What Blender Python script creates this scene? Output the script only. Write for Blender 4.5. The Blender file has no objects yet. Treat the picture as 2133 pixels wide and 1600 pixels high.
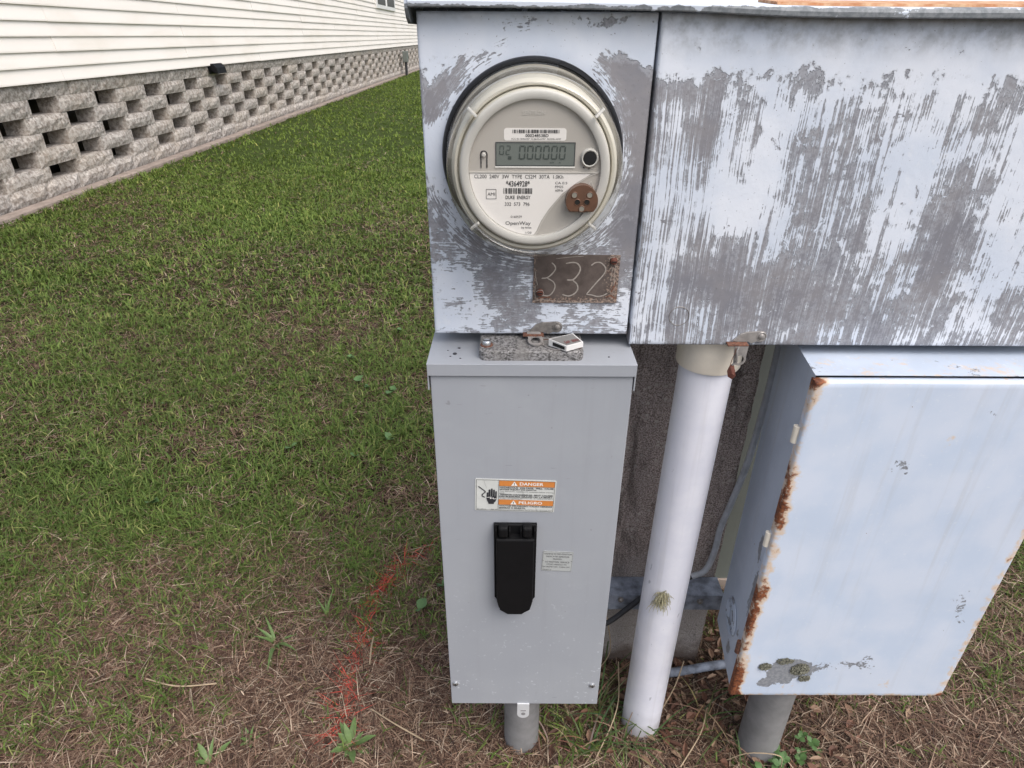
import bpy, bmesh, math, random
import numpy as np
from mathutils import Vector, Matrix, noise as mnoise

rng = np.random.default_rng(7)
random.seed(7)
S = bpy.context.scene
COL = S.collection
PI = math.pi

# ------------------------------------------------------------------ camera, sky, sun, exposure
CAM_H = 1.10
cam_d = bpy.data.cameras.new('camera')
cam = bpy.data.objects.new('camera', cam_d)
COL.objects.link(cam)
cam_d.sensor_width = 36.0
cam_d.lens = 1310.0 / 2133.0 * 36.0
cam_d.clip_start = 0.02
cam_d.clip_end = 2000.0
_p, _r = math.radians(29.03), math.radians(0.3)
R0, U0 = Vector((1, 0, 0)), Vector((0, math.sin(_p), math.cos(_p)))
F0 = Vector((0, math.cos(_p), -math.sin(_p)))
Rv = R0 * math.cos(_r) + U0 * math.sin(_r)
Uv = U0 * math.cos(_r) - R0 * math.sin(_r)
m = Matrix((Rv, Uv, -F0)).transposed().to_4x4()
m.translation = Vector((0, 0, CAM_H))
cam.matrix_world = m
S.camera = cam

SUN_EL, SUN_AZ = math.radians(55), math.radians(138)     # azimuth clockwise from +Y: behind the camera, to its right
world = bpy.data.worlds.new('World')
S.world = world
world.use_nodes = True
wn = world.node_tree
bg = wn.nodes['Background']
sky = wn.nodes.new('ShaderNodeTexSky')
sky.sky_type = 'NISHITA'
sky.sun_disc = False
sky.sun_elevation = SUN_EL
sky.sun_rotation = SUN_AZ
sky.air_density = 1.0
sky.dust_density = 4.0
hs = wn.nodes.new('ShaderNodeHueSaturation')
hs.inputs['Saturation'].default_value = 0.55
wn.links.new(sky.outputs[0], hs.inputs['Color'])
wn.links.new(hs.outputs[0], bg.inputs['Color'])
bg.inputs['Strength'].default_value = 0.15
sun_d = bpy.data.lights.new('sun', 'SUN')
sun_d.energy = 1.35
sun_d.angle = math.radians(55)
sun_d.color = (1.0, 0.965, 0.92)
sun = bpy.data.objects.new('sun', sun_d)
COL.objects.link(sun)
sdir = Vector((math.sin(SUN_AZ) * math.cos(SUN_EL), math.cos(SUN_AZ) * math.cos(SUN_EL), math.sin(SUN_EL)))
sun.rotation_euler = sdir.to_track_quat('Z', 'Y').to_euler()
sun.location = (0, 0, 6)

S.view_settings.view_transform = 'Standard'
S.view_settings.look = 'None'
S.view_settings.exposure = 0.60
S.view_settings.gamma = 1.0
S.render.engine = 'CYCLES'
S.cycles.use_denoising = True
S.cycles.max_bounces = 7
S.cycles.transparent_max_bounces = 12
S.cycles.sample_clamp_indirect = 6.0

# ------------------------------------------------------------------ materials
def new_mat(name):
    mt = bpy.data.materials.new(name)
    mt.use_nodes = True
    nt = mt.node_tree
    b = nt.nodes['Principled BSDF']
    return mt, nt, b

class N:
    """tiny node helper"""
    def __init__(s, nt):
        s.nt = nt
    def node(s, t, **kw):
        n = s.nt.nodes.new(t)
        for k, v in kw.items():
            setattr(n, k, v)
        return n
    def put(s, sock, v):
        if isinstance(v, bpy.types.NodeSocket):
            s.nt.links.new(v, sock)
        else:
            sock.default_value = v
    def math(s, op, a, b=0.0, c=None, clamp=False):
        n = s.node('ShaderNodeMath', operation=op, use_clamp=clamp)
        s.put(n.inputs[0], a); s.put(n.inputs[1], b)
        if c is not None:
            s.put(n.inputs[2], c)
        return n.outputs[0]
    def mix(s, f, a, b):
        n = s.node('ShaderNodeMix', data_type='RGBA')
        s.put(n.inputs[0], f)
        s.put(n.inputs[6], a if isinstance(a, bpy.types.NodeSocket) else (*a, 1) if len(a) == 3 else a)
        s.put(n.inputs[7], b if isinstance(b, bpy.types.NodeSocket) else (*b, 1) if len(b) == 3 else b)
        return n.outputs[2]
    def obj(s):
        return s.node('ShaderNodeTexCoord').outputs['Object']
    def map(s, v, scale=(1, 1, 1), loc=(0, 0, 0), rot=(0, 0, 0)):
        n = s.node('ShaderNodeMapping')
        s.put(n.inputs['Vector'], v)
        n.inputs['Scale'].default_value = scale
        n.inputs['Location'].default_value = loc
        n.inputs['Rotation'].default_value = rot
        return n.outputs[0]
    def noise(s, v, scale, detail=4, rough=0.5, dist=0.0):
        n = s.node('ShaderNodeTexNoise')
        s.put(n.inputs['Vector'], v)
        n.inputs['Scale'].default_value = scale
        n.inputs['Detail'].default_value = detail
        n.inputs['Roughness'].default_value = rough
        n.inputs['Distortion'].default_value = dist
        return n.outputs[0]
    def vor(s, v, scale, feature='F1', out=0):
        n = s.node('ShaderNodeTexVoronoi', feature=feature)
        s.put(n.inputs['Vector'], v)
        n.inputs['Scale'].default_value = scale
        return n.outputs[out]
    def step(s, v, lo, hi, smooth=True):
        n = s.node('ShaderNodeMapRange', interpolation_type='SMOOTHSTEP' if smooth else 'LINEAR')
        s.put(n.inputs[0], v)
        n.inputs[1].default_value = lo; n.inputs[2].default_value = hi
        return n.outputs[0]
    def attr(s, name, out='Fac'):
        n = s.node('ShaderNodeAttribute', attribute_name=name)
        return n.outputs[out]
    def bump(s, h, strength=0.3, dist=0.001):
        n = s.node('ShaderNodeBump')
        n.inputs['Strength'].default_value = strength
        n.inputs['Distance'].default_value = dist
        s.put(n.inputs['Height'], h)
        return n.outputs[0]
    def sep(s, v):
        n = s.node('ShaderNodeSeparateXYZ'); s.put(n.inputs[0], v); return n.outputs
    def comb(s, x, y, z):
        n = s.node('ShaderNodeCombineXYZ')
        s.put(n.inputs[0], x); s.put(n.inputs[1], y); s.put(n.inputs[2], z)
        return n.outputs[0]
    def rand(s):
        return s.node('ShaderNodeObjectInfo').outputs['Random']

def plain(name, col, rough=0.5, metal=0.0, var=0.0, vscale=60, bump=0.0, bscale=300, spec=0.5, second=None):
    mt, nt, b = new_mat(name)
    n = N(nt)
    b.inputs['Roughness'].default_value = rough
    b.inputs['Metallic'].default_value = metal
    b.inputs['Specular IOR Level'].default_value = spec
    o = n.obj()
    if var or second:
        f = n.step(n.noise(o, vscale, 5, 0.6), 0.3, 0.72)
        c2 = second if second else tuple(c * (1 - var) for c in col)
        nt.links.new(n.mix(f, col, c2), b.inputs['Base Color'])
        nt.links.new(n.math('ADD', n.math('MULTIPLY', f, 0.12), rough - 0.06), b.inputs['Roughness'])
    else:
        b.inputs['Base Color'].default_value = (*col, 1)
    if bump:
        nt.links.new(n.bump(n.noise(o, bscale, 4, 0.6), bump, 0.0006), b.inputs['Normal'])
    return mt

def peeling(name, polar=None, seed=0.0):
    """old blue-white paint over bare grey metal; 'bias' says how much paint is left, 'streak' how brushed it is"""
    mt, nt, b = new_mat(name)
    n = N(nt)
    o = n.obj()
    o = n.map(o, loc=(seed, seed * 0.7, seed * 1.3))
    bias, stw = n.attr('bias'), n.attr('streak')
    n1 = n.noise(o, 30, 10, 0.66, 0.3)
    n2 = n.noise(o, 130, 7, 0.62)
    raw = n.obj()
    if polar:
        x, y, z = n.sep(n.map(raw, loc=(-polar[0], 0, -polar[1])))
        rr = n.math('SQRT', n.math('ADD', n.math('MULTIPLY', x, x), n.math('MULTIPLY', z, z)))
        th = n.math('ARCTAN2', z, x)
        wob = n.math('MULTIPLY', n.noise(raw, 30, 2), 0.006)
        sv = n.comb(n.math('MULTIPLY', n.math('ADD', rr, wob), 620.0), n.math('MULTIPLY', th, 7.0), 0.0)
        s1 = n.noise(sv, 1.0, 3, 0.6)
        cv = n.map(raw, scale=(70, 1, 620), rot=(0, 0.15, 0))
        s2 = n.noise(cv, 1.0, 4, 0.6)
        far = n.step(rr, 0.112, 0.128)
        st = n.math('ADD', n.math('MULTIPLY', s1, n.math('SUBTRACT', 1.0, far)), n.math('MULTIPLY', s2, far))
    else:
        wv = n.node('ShaderNodeVectorMath', operation='ADD')
        nt.links.new(raw, wv.inputs[0])
        nt.links.new(n.comb(n.math('MULTIPLY', n.noise(raw, 9, 2), 0.008), 0.0, 0.0), wv.inputs[1])
        cv = n.map(wv.outputs[0], scale=(560, 1, 8), rot=(0, 0.03, 0))
        s1 = n.noise(cv, 1.0, 5, 0.65)
        cv2 = n.map(wv.outputs[0], scale=(120, 1, 5), rot=(0, 0.03, 0), loc=(3, 0, 9))
        s2 = n.noise(cv2, 1.0, 4, 0.6)
        st = n.math('ADD', n.math('MULTIPLY', s1, 0.6), n.math('MULTIPLY', s2, 0.4))
    v = n.math('ADD', bias, n.math('MULTIPLY', n.math('SUBTRACT', n1, 0.5), 1.7 if polar else 1.3))
    v = n.math('ADD', v, n.math('MULTIPLY', n.math('SUBTRACT', n2, 0.5), 1.0 if polar else 0.7))
    v = n.math('ADD', v, n.math('MULTIPLY', n.math('MULTIPLY', n.math('SUBTRACT', st, 0.5), stw), 4.2))
    ch2 = n.step(n.noise(o, 48, 9, 0.75, 1.2), 0.615, 0.64)
    v = n.math('ADD', v, n.math('MULTIPLY', ch2, 0.5))
    ch3 = n.step(n.noise(n.map(o, loc=(7, 3, 5)), 40, 9, 0.75, 1.0), 0.64, 0.66)
    v = n.math('SUBTRACT', v, n.math('MULTIPLY', ch3, 0.55))
    paint = n.step(v, 0.47, 0.53)
    lo = n.noise(o, 11, 4, 0.55)
    pcol = n.mix(n.step(lo, 0.35, 0.68), (0.555, 0.605, 0.695), (0.67, 0.70, 0.765))
    thin = n.step(v, 0.50, 0.62)
    pcol = n.mix(n.math('MULTIPLY', n.math('SUBTRACT', 1.0, thin), 0.45), pcol, (0.42, 0.44, 0.47))
    chalk = n.step(n.noise(o, 60, 5, 0.7), 0.60, 0.72)
    pcol = n.mix(n.math('MULTIPLY', chalk, 0.4), pcol, (0.66, 0.68, 0.72))
    bare = n.mix(n.step(n.noise(o, 17, 5, 0.6), 0.35, 0.65), (0.195, 0.196, 0.222), (0.240, 0.232, 0.246))
    bare = n.mix(n.math('MULTIPLY', n.step(n.noise(o, 240, 3, 0.7), 0.55, 0.7), 0.35), bare, (0.16, 0.15, 0.165))
    ghost = n.math('MULTIPLY', n.step(n.math('ADD', v, n.math('MULTIPLY', n.math('SUBTRACT', n.noise(o, 300, 4, 0.7), 0.5), 0.9)), 0.15, 0.50), 0.55)
    bare = n.mix(ghost, bare, (0.40, 0.415, 0.46))
    dirt = n.attr('dirt')
    c = n.mix(paint, bare, pcol)
    dm = n.math('MULTIPLY', dirt, n.step(n.noise(o, 45, 6, 0.65), 0.35, 0.7))
    c = n.mix(dm, c, (0.13, 0.13, 0.125))
    specks = n.math('MULTIPLY', n.step(n.noise(o, 420, 2, 0.5), 0.70, 0.74), 0.7)
    c = n.mix(specks, c, (0.1, 0.09, 0.09))
    nt.links.new(c, b.inputs['Base Color'])
    nt.links.new(n.math('ADD', n.math('MULTIPLY', paint, 0.14), 0.44), b.inputs['Roughness'])
    h = n.math('ADD', n.math('MULTIPLY', paint, 1.0), n.math('MULTIPLY', n2, 0.4))
    nt.links.new(n.bump(h, 0.9, 0.0010), b.inputs['Normal'])
    return mt

def rusty(name, paint_a, paint_b):
    """painted steel; attributes: 'rust' (edge rust), 'bias' (paint left)"""
    mt, nt, b = new_mat(name)
    n = N(nt)
    o = n.obj()
    rust, bias = n.attr('rust'), n.attr('bias')
    nb = n.noise(o, 55, 8, 0.62, 0.4)
    nf = n.noise(o, 230, 6, 0.65)
    rv = n.math('ADD', rust, n.math('ADD', n.math('MULTIPLY', n.math('SUBTRACT', nb, 0.5), 1.9), n.math('MULTIPLY', n.math('SUBTRACT', nf, 0.5), 0.7)))
    core = n.step(rv, 0.60, 0.86)
    halo = n.step(rv, 0.22, 0.64)
    pv = n.math('ADD', bias, n.math('ADD', n.math('MULTIPLY', n.math('SUBTRACT', n.noise(o, 33, 8, 0.62), 0.5), 1.3), n.math('MULTIPLY', n.math('SUBTRACT', nf, 0.5), 0.6)))
    paint = n.step(pv, 0.485, 0.515)
    pc = n.mix(n.step(n.noise(o, 14, 4), 0.35, 0.65), paint_a, paint_b)
    bare = n.mix(n.step(nf, 0.4, 0.6), (0.20, 0.21, 0.235), (0.28, 0.29, 0.31))
    run = n.step(n.noise(n.map(o, scale=(60, 60, 3.0)), 1.0, 6, 0.65), 0.50, 0.74)
    pc = n.mix(n.math('MULTIPLY', run, 0.28), pc, (0.40, 0.40, 0.41))
    pc = n.mix(n.math('MULTIPLY', n.step(n.noise(o, 150, 5, 0.7), 0.58, 0.70), 0.35), pc, (0.70, 0.73, 0.77))
    pin = n.step(n.noise(o, 95, 3, 0.6), 0.735, 0.76)
    pc = n.mix(n.math('MULTIPLY', pin, 0.8), pc, (0.20, 0.12, 0.085))
    c = n.mix(paint, bare, pc)
    c = n.mix(n.math('MULTIPLY', halo, 0.78), c, n.mix(nf, (0.60, 0.38, 0.20), (0.66, 0.52, 0.36)))
    rc = n.mix(n.step(nf, 0.35, 0.65), (0.075, 0.022, 0.012), (0.27, 0.088, 0.032))
    c = n.mix(core, c, rc)
    nt.links.new(c, b.inputs['Base Color'])
    nt.links.new(n.math('ADD', n.math('MULTIPLY', core, 0.3), 0.45), b.inputs['Roughness'])
    h = n.math('ADD', n.math('MULTIPLY', paint, 0.7), n.math('MULTIPLY', n.math('MULTIPLY', core, nf), 1.5))
    nt.links.new(n.bump(h, 0.6, 0.0008), b.inputs['Normal'])
    return mt

M = {}
M['peel_meter'] = peeling('peeling_paint_round_brushed', polar=(0.019, 0.1948), seed=1.7)
M['peel_door'] = peeling('peeling_paint_upright_brushed', seed=4.1)
M['lid'] = None

def lid_mat():
    mt, nt, b = new_mat('weathered_metal_lit_lip')
    n = N(nt); o = n.obj()
    z = n.sep(o)[2]
    up = n.step(z, 0.3205, 0.3255)  # paler towards the top: the lip's lit edge painted into the colour
    v = n.math('ADD', n.math('MULTIPLY', n.noise(o, 60, 8, 0.65), 1.0), n.math('SUBTRACT', n.math('MULTIPLY', up, 0.35), 0.12))
    p = n.step(v, 0.50, 0.54)
    c = n.mix(p, n.mix(n.step(n.noise(o, 200, 5, 0.6), 0.35, 0.65), (0.15, 0.165, 0.18), (0.245, 0.26, 0.275)), (0.60, 0.65, 0.73))
    nt.links.new(c, b.inputs['Base Color'])
    b.inputs['Roughness'].default_value = 0.5
    nt.links.new(n.bump(p, 0.5, 0.0005), b.inputs['Normal'])
    return mt
M['lid'] = lid_mat()

def breaker_paint():
    mt, nt, b = new_mat('light_grey_enamel')
    n = N(nt); o = n.obj()
    z = n.sep(o)[2]
    c = n.mix(n.step(n.noise(o, 7, 3, 0.5), 0.35, 0.65), (0.315, 0.330, 0.362), (0.335, 0.350, 0.380))
    low = n.step(z, 0.36, 0.05)
    sp = n.step(n.noise(o, 170, 3, 0.55), 0.63, 0.70)
    patch = n.step(n.noise(o, 16, 3, 0.6), 0.40, 0.62)
    c = n.mix(n.math('MULTIPLY', n.math('MULTIPLY', sp, low), n.math('MULTIPLY', patch, 0.6)), c, (0.60, 0.63, 0.66))
    dk = n.step(n.noise(o, 95, 2, 0.5), 0.755, 0.78)
    c = n.mix(n.math('MULTIPLY', dk, 0.5), c, (0.18, 0.18, 0.18))
    run = n.step(n.noise(n.map(o, scale=(75, 75, 3.0)), 1.0, 5, 0.62), 0.50, 0.72)
    c = n.mix(n.math('MULTIPLY', run, 0.10), c, (0.20, 0.20, 0.20))
    sm = n.step(n.noise(o, 12, 6, 0.65), 0.52, 0.72)
    c = n.mix(n.math('MULTIPLY', sm, 0.12), c, (0.47, 0.49, 0.50))
    scf = n.step(n.noise(n.map(o, scale=(40, 40, 260), rot=(0, 0.5, 0)), 1.0, 2, 0.5), 0.76, 0.78)
    c = n.mix(n.math('MULTIPLY', scf, 0.35), c, (0.16, 0.16, 0.16))
    nt.links.new(c, b.inputs['Base Color'])
    nt.links.new(n.math('ADD', n.math('MULTIPLY', n.noise(o, 30, 4), 0.22), 0.32), b.inputs['Roughness'])
    h = n.math('ADD', n.math('MULTIPLY', n.noise(o, 700, 2, 0.5), 0.0001), n.math('MULTIPLY', n.noise(o, 9, 2, 0.5), 0.0016))
    nt.links.new(n.bump(h, 0.5, 1.0), b.inputs['Normal'])
    return mt
M['enamel'] = breaker_paint()

def hub_mat():
    mt, nt, b = new_mat('weathered_cast_zinc')
    n = N(nt); o = n.obj()
    a = n.noise(n.map(o, scale=(1, 1, 1.6)), 330, 6, 0.72)
    bb = n.noise(o, 60, 5, 0.6)
    c = n.mix(n.step(a, 0.40, 0.60), (0.045, 0.042, 0.04), (0.30, 0.29, 0.29))
    c = n.mix(n.math('MULTIPLY', n.step(bb, 0.45, 0.65), 0.6), c, (0.20, 0.19, 0.18))
    nt.links.new(c, b.inputs['Base Color'])
    b.inputs['Roughness'].default_value = 0.75
    nt.links.new(n.bump(a, 0.4, 0.0006), b.inputs['Normal'])
    return mt
M['hub'] = hub_mat()

def concrete_mat():
    mt, nt, b = new_mat('exposed_aggregate_concrete')
    n = N(nt); o = n.obj()
    z = n.sep(o)[2]
    peb = n.vor(o, 120, 'F1', 0)
    pebc = n.node('ShaderNodeTexVoronoi', feature='F1')
    nt.links.new(o, pebc.inputs['Vector']); pebc.inputs['Scale'].default_value = 120
    fine = n.noise(o, 420, 5, 0.7)
    big = n.noise(o, 9, 5, 0.6)
    c = n.mix(n.step(fine, 0.36, 0.64), (0.155, 0.118, 0.105), (0.66, 0.56, 0.52))
    pr = n.sep(pebc.outputs['Color'])[0]
    stone = n.math('MULTIPLY', n.step(pr, 0.72, 0.76), n.step(peb, 0.45, 0.30))
    c = n.mix(n.math('MULTIPLY', stone, 0.9), c, n.mix(n.sep(pebc.outputs['Color'])[1], (0.46, 0.40, 0.36), (0.72, 0.66, 0.62)))
    black = n.step(n.noise(n.map(o, scale=(26, 26, 5)), 1.0, 8, 0.7), 0.48, 0.64)
    c = n.mix(n.math('MULTIPLY', black, 0.62), c, (0.035, 0.028, 0.025))
    zz = n.math('ADD', z, n.math('MULTIPLY', n.math('SUBTRACT', big, 0.5), 0.16))
    low = n.step(zz, 0.33, 0.16)
    lc = n.mix(n.step(fine, 0.35, 0.65), (0.29, 0.265, 0.25), (0.42, 0.385, 0.365))
    pit = n.step(n.noise(o, 190, 3, 0.6), 0.64, 0.69)
    lc = n.mix(n.math('MULTIPLY', pit, 0.7), lc, (0.07, 0.06, 0.055))
    c = n.mix(n.math('MULTIPLY', low, 0.9), c, lc)
    stain = n.step(n.math('ADD', z, n.math('MULTIPLY', n.math('SUBTRACT', n.noise(o, 26, 5), 0.5), 0.10)), 0.075, 0.02)
    c = n.mix(n.math('MULTIPLY', stain, 0.75), c, (0.075, 0.045, 0.032))
    nt.links.new(c, b.inputs['Base Color'])
    b.inputs['Roughness'].default_value = 0.95
    b.inputs['Specular IOR Level'].default_value = 0.15
    h = n.math('ADD', n.math('MULTIPLY', fine, 0.8), n.math('MULTIPLY', stone, 0.6))
    nt.links.new(n.bump(h, 0.8, 0.003), b.inputs['Normal'])
    return mt
M['post'] = concrete_mat()

def pvc_mat():
    mt, nt, b = new_mat('white_painted_pvc')
    n = N(nt); o = n.obj()
    z = n.sep(o)[2]
    c = n.mix(n.step(n.noise(o, 22, 4, 0.6), 0.35, 0.7), (0.70, 0.705, 0.785), (0.765, 0.765, 0.83))
    run = n.step(n.noise(n.map(o, scale=(60, 60, 2.5)), 1.0, 5, 0.6), 0.52, 0.75)
    c = n.mix(n.math('MULTIPLY', run, 0.22), c, (0.42, 0.40, 0.40))
    sc = n.step(n.noise(n.map(o, scale=(120, 120, 30)), 1.0, 4, 0.6), 0.68, 0.71)
    c = n.mix(n.math('MULTIPLY', sc, 0.6), c, (0.28, 0.28, 0.32))
    base = n.step(n.math('ADD', z, n.math('MULTIPLY', n.noise(o, 40, 4), 0.06)), 0.12, 0.02)
    c = n.mix(n.math('MULTIPLY', base, 0.65), c, (0.25, 0.22, 0.20))
    nt.links.new(c, b.inputs['Base Color'])
    b.inputs['Roughness'].default_value = 0.38
    return mt
M['pvc'] = pvc_mat()
M['coupling'] = plain('cream_pvc', (0.84, 0.765, 0.65), 0.45, var=0.12, vscale=30)
M['conduit'] = plain('grey_pvc_conduit', (0.235, 0.232, 0.235), 0.6, var=0.30, vscale=24, bump=0.15)
M['rust'] = plain('rust', (0.20, 0.085, 0.05), 0.9, var=0.6, vscale=260, bump=0.6, bscale=600, second=(0.07, 0.035, 0.028))
M['rust_bright'] = plain('orange_rust_scale', (0.42, 0.17, 0.07), 0.9, var=0.5, vscale=90, bump=0.5, bscale=500, second=(0.60, 0.42, 0.27))
M['dark_rust'] = plain('dark_rust', (0.10, 0.025, 0.014), 0.85, var=0.5, vscale=400, bump=0.7, bscale=900, second=(0.15, 0.06, 0.045))
M['steel'] = plain('dull_galvanised_steel', (0.40, 0.375, 0.36), 0.5, metal=0.45, var=0.35, vscale=110, bump=0.2)
M['steel_dark'] = plain('weathered_latch_steel', (0.27, 0.25, 0.235), 0.55, metal=0.4, var=0.45, vscale=130, bump=0.4)
M['zinc'] = plain('bright_zinc', (0.62, 0.63, 0.65), 0.3, metal=0.9)
M['tab'] = plain('tab_metal', (0.68, 0.69, 0.71), 0.45, metal=0.3)
M['black'] = plain('black_plastic', (0.0065, 0.0065, 0.0075), 0.55, var=0.3, vscale=30, spec=0.2)
M['black_gloss'] = plain('black_ring_plastic', (0.010, 0.011, 0.014), 0.42, spec=0.4)
M['ink'] = plain('black_ink', (0.025, 0.025, 0.03), 0.6)
M['ink_soft'] = plain('grey_ink', (0.09, 0.085, 0.09), 0.6)
M['void'] = plain('dark_opening', (0.008, 0.008, 0.008), 0.9)
M['orange'] = plain('orange_print', (0.62, 0.225, 0.055), 0.5, var=0.15, vscale=90)
M['sticker'] = plain('white_sticker', (0.60, 0.61, 0.585), 0.5, var=0.10, vscale=50)
M['sticker_grey'] = plain('clear_sticker', (0.40, 0.415, 0.41), 0.45)
M['white_print'] = plain('white_print', (0.78, 0.77, 0.74), 0.5)
M['meter_body'] = plain('cream_meter_plastic', (0.56, 0.535, 0.465), 0.42, var=0.08, vscale=14)
M['meter_dark'] = plain('meter_base_plastic', (0.27, 0.255, 0.22), 0.5, var=0.12, vscale=30)
M['meter_face'] = plain('grey_face_plastic', (0.43, 0.405, 0.375), 0.55, var=0.04, vscale=8)
M['meter_ring'] = plain('pale_grey_face_rim', (0.50, 0.49, 0.465), 0.5)
M['nameplate'] = plain('white_nameplate', (0.76, 0.735, 0.715), 0.5)
M['emboss'] = plain('embossed_face', (0.52, 0.50, 0.47), 0.5)
M['lcd'] = plain('lcd_glass', (0.155, 0.175, 0.165), 0.3)
M['lcd_edge'] = plain('lcd_recess', (0.06, 0.065, 0.07), 0.5)
M['segment'] = plain('lcd_segment', (0.055, 0.068, 0.065), 0.4)
M['copper'] = plain('brown_port_metal', (0.165, 0.085, 0.055), 0.45, metal=0.25, var=0.25, vscale=120)
M['plate'] = plain('brown_number_plate', (0.068, 0.052, 0.046), 0.62, metal=0.1, var=0.35, vscale=75, bump=0.35, second=(0.12, 0.094, 0.083))
def plate_wear(mt):
    nt = mt.node_tree; n = N(nt); b = nt.nodes['Principled BSDF']
    src = b.inputs['Base Color'].links[0].from_socket
    o = n.obj(); x, y, z = n.sep(o)
    e = n.math('MAXIMUM', n.step(x, 0.088, 0.114), n.math('MAXIMUM', n.step(z, 0.055, 0.041), n.math('MULTIPLY', n.step(x, 0.030, 0.022), 0.8)))
    g = n.step(n.math('ADD', n.noise(o, 420, 6, 0.75), n.math('MULTIPLY', e, 0.20)), 0.64, 0.76)
    c = n.mix(g, src, (0.34, 0.255, 0.205))
    r_ = n.step(n.math('ADD', n.noise(o, 110, 6, 0.7), n.math('MULTIPLY', e, 0.16)), 0.68, 0.80)
    c = n.mix(n.math('MULTIPLY', r_, 0.7), c, (0.14, 0.055, 0.03))
    nt.links.new(c, b.inputs['Base Color'])
plate_wear(M['plate'])
M['scratch'] = plain('scratched_bare_metal', (0.38, 0.34, 0.305), 0.6, var=0.3, vscale=300)
M['seal_white'] = plain('white_seal_plastic', (0.68, 0.67, 0.66), 0.4)
M['seal_grey'] = plain('grey_seal_face', (0.17, 0.165, 0.16), 0.5)
M['seal_red'] = plain('red_brown_ink', (0.16, 0.045, 0.04), 0.6)
M['wire'] = plain('braided_seal_wire', (0.42, 0.38, 0.36), 0.4, metal=0.6)
M['cable'] = plain('grey_painted_cable', (0.52, 0.54, 0.58), 0.6, var=0.25, vscale=60, bump=0.2)
M['cable_dark'] = plain('dark_cable', (0.035, 0.036, 0.042), 0.6, var=0.3)
M['strut'] = plain('blue_grey_painted_iron', (0.30, 0.335, 0.41), 0.55, var=0.5, vscale=45, bump=0.4, second=(0.10, 0.11, 0.135))
M['pedestal'] = plain('grey_green_paint', (0.15, 0.163, 0.15), 0.6, var=0.12, vscale=12)
M['rusty_front'] = rusty('rust_edged_pale_paint', (0.50, 0.575, 0.70), (0.57, 0.625, 0.73))
M['rusty_side'] = rusty('flaking_pale_paint_shaded', (0.44, 0.50, 0.60), (0.50, 0.56, 0.66))  # darker copy of the front paint: the side's shade is put into the colour
M['moss'] = plain('pale_moss', (0.40, 0.37, 0.24), 0.9, var=0.4, vscale=120)
M['lichen'] = plain('grey_green_lichen', (0.22, 0.215, 0.165), 0.95, var=0.6, vscale=300, bump=0.7, bscale=800)
M['leaf'] = plain('weed_leaf', (0.125, 0.20, 0.055), 0.55, var=0.35, vscale=60)
M['leaf_dark'] = plain('clover_leaf', (0.085, 0.165, 0.05), 0.55, var=0.3, vscale=60)
M['straw'] = plain('straw_stem', (0.42, 0.32, 0.21), 0.8, var=0.3, vscale=60)
M['trim'] = plain('white_vinyl_trim', (0.76, 0.755, 0.74), 0.45)
M['pane'] = plain('dark_window_glass', (0.018, 0.02, 0.024), 0.08)
M['unseen_roof'] = plain('grey_shingle', (0.10, 0.095, 0.09), 0.9, var=0.4, vscale=8)
M['kerb'] = plain('pinkish_concrete', (0.34, 0.275, 0.235), 0.95, var=0.35, vscale=9, bump=0.5, bscale=90)
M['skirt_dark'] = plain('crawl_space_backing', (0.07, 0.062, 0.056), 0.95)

def siding_mat():
    mt, nt, b = new_mat('cream_vinyl_siding')
    n = N(nt); o = n.obj()
    r = n.rand()
    g = n.node('ShaderNodeNewGeometry').outputs['Position']
    c = n.mix(n.math('MULTIPLY', r, 0.5), (0.90, 0.845, 0.79), (0.86, 0.80, 0.74))
    d = n.step(n.noise(n.map(g, scale=(1, 0.8, 3)), 1.4, 5, 0.6), 0.45, 0.75)
    c = n.mix(n.math('MULTIPLY', d, 0.28), c, (0.62, 0.54, 0.42))
    nt.links.new(c, b.inputs['Base Color'])
    b.inputs['Roughness'].default_value = 0.5
    return mt
M['siding'] = siding_mat()

def block_mat():
    mt, nt, b = new_mat('split_face_block')
    n = N(nt)
    g = n.node('ShaderNodeNewGeometry').outputs['Position']
    a = n.noise(g, 34, 5, 0.7)
    l = n.noise(g, 2.2, 4, 0.6)
    r = n.rand()
    c = n.mix(n.step(a, 0.35, 0.65), (0.24, 0.205, 0.18), (0.60, 0.555, 0.515))
    c = n.mix(n.math('MULTIPLY', n.step(l, 0.4, 0.7), 0.35), c, (0.40, 0.33, 0.25))
    c = n.mix(n.math('MULTIPLY', r, 0.25), c, (0.30, 0.28, 0.265))
    nt.links.new(c, b.inputs['Base Color'])
    b.inputs['Roughness'].default_value = 0.95
    b.inputs['Specular IOR Level'].default_value = 0.1
    nt.links.new(n.bump(a, 0.8, 0.012), b.inputs['Normal'])
    return mt
M['block'] = block_mat()

def soil_mat():
    mt, nt, b = new_mat('soil_and_thatch')
    n = N(nt); o = n.obj()
    a = n.noise(o, 60, 6, 0.7)
    l = n.noise(o, 1.7, 4, 0.6)
    c = n.mix(n.step(a, 0.35, 0.68), (0.016, 0.011, 0.008), (0.050, 0.034, 0.025))
    far = n.step(n.sep(o)[1], 1.6, 5.0)
    c = n.mix(n.math('MULTIPLY', n.step(l, 0.4, 0.65), 0.5), c, (0.045, 0.055, 0.02))
    c = n.mix(n.math('MULTIPLY', far, 0.8), c, (0.046, 0.070, 0.018))
    nt.links.new(c, b.inputs['Base Color'])
    b.inputs['Roughness'].default_value = 1.0
    b.inputs['Specular IOR Level'].default_value = 0.05
    nt.links.new(n.bump(a, 0.8, 0.01), b.inputs['Normal'])
    return mt
M['soil'] = soil_mat()

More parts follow.
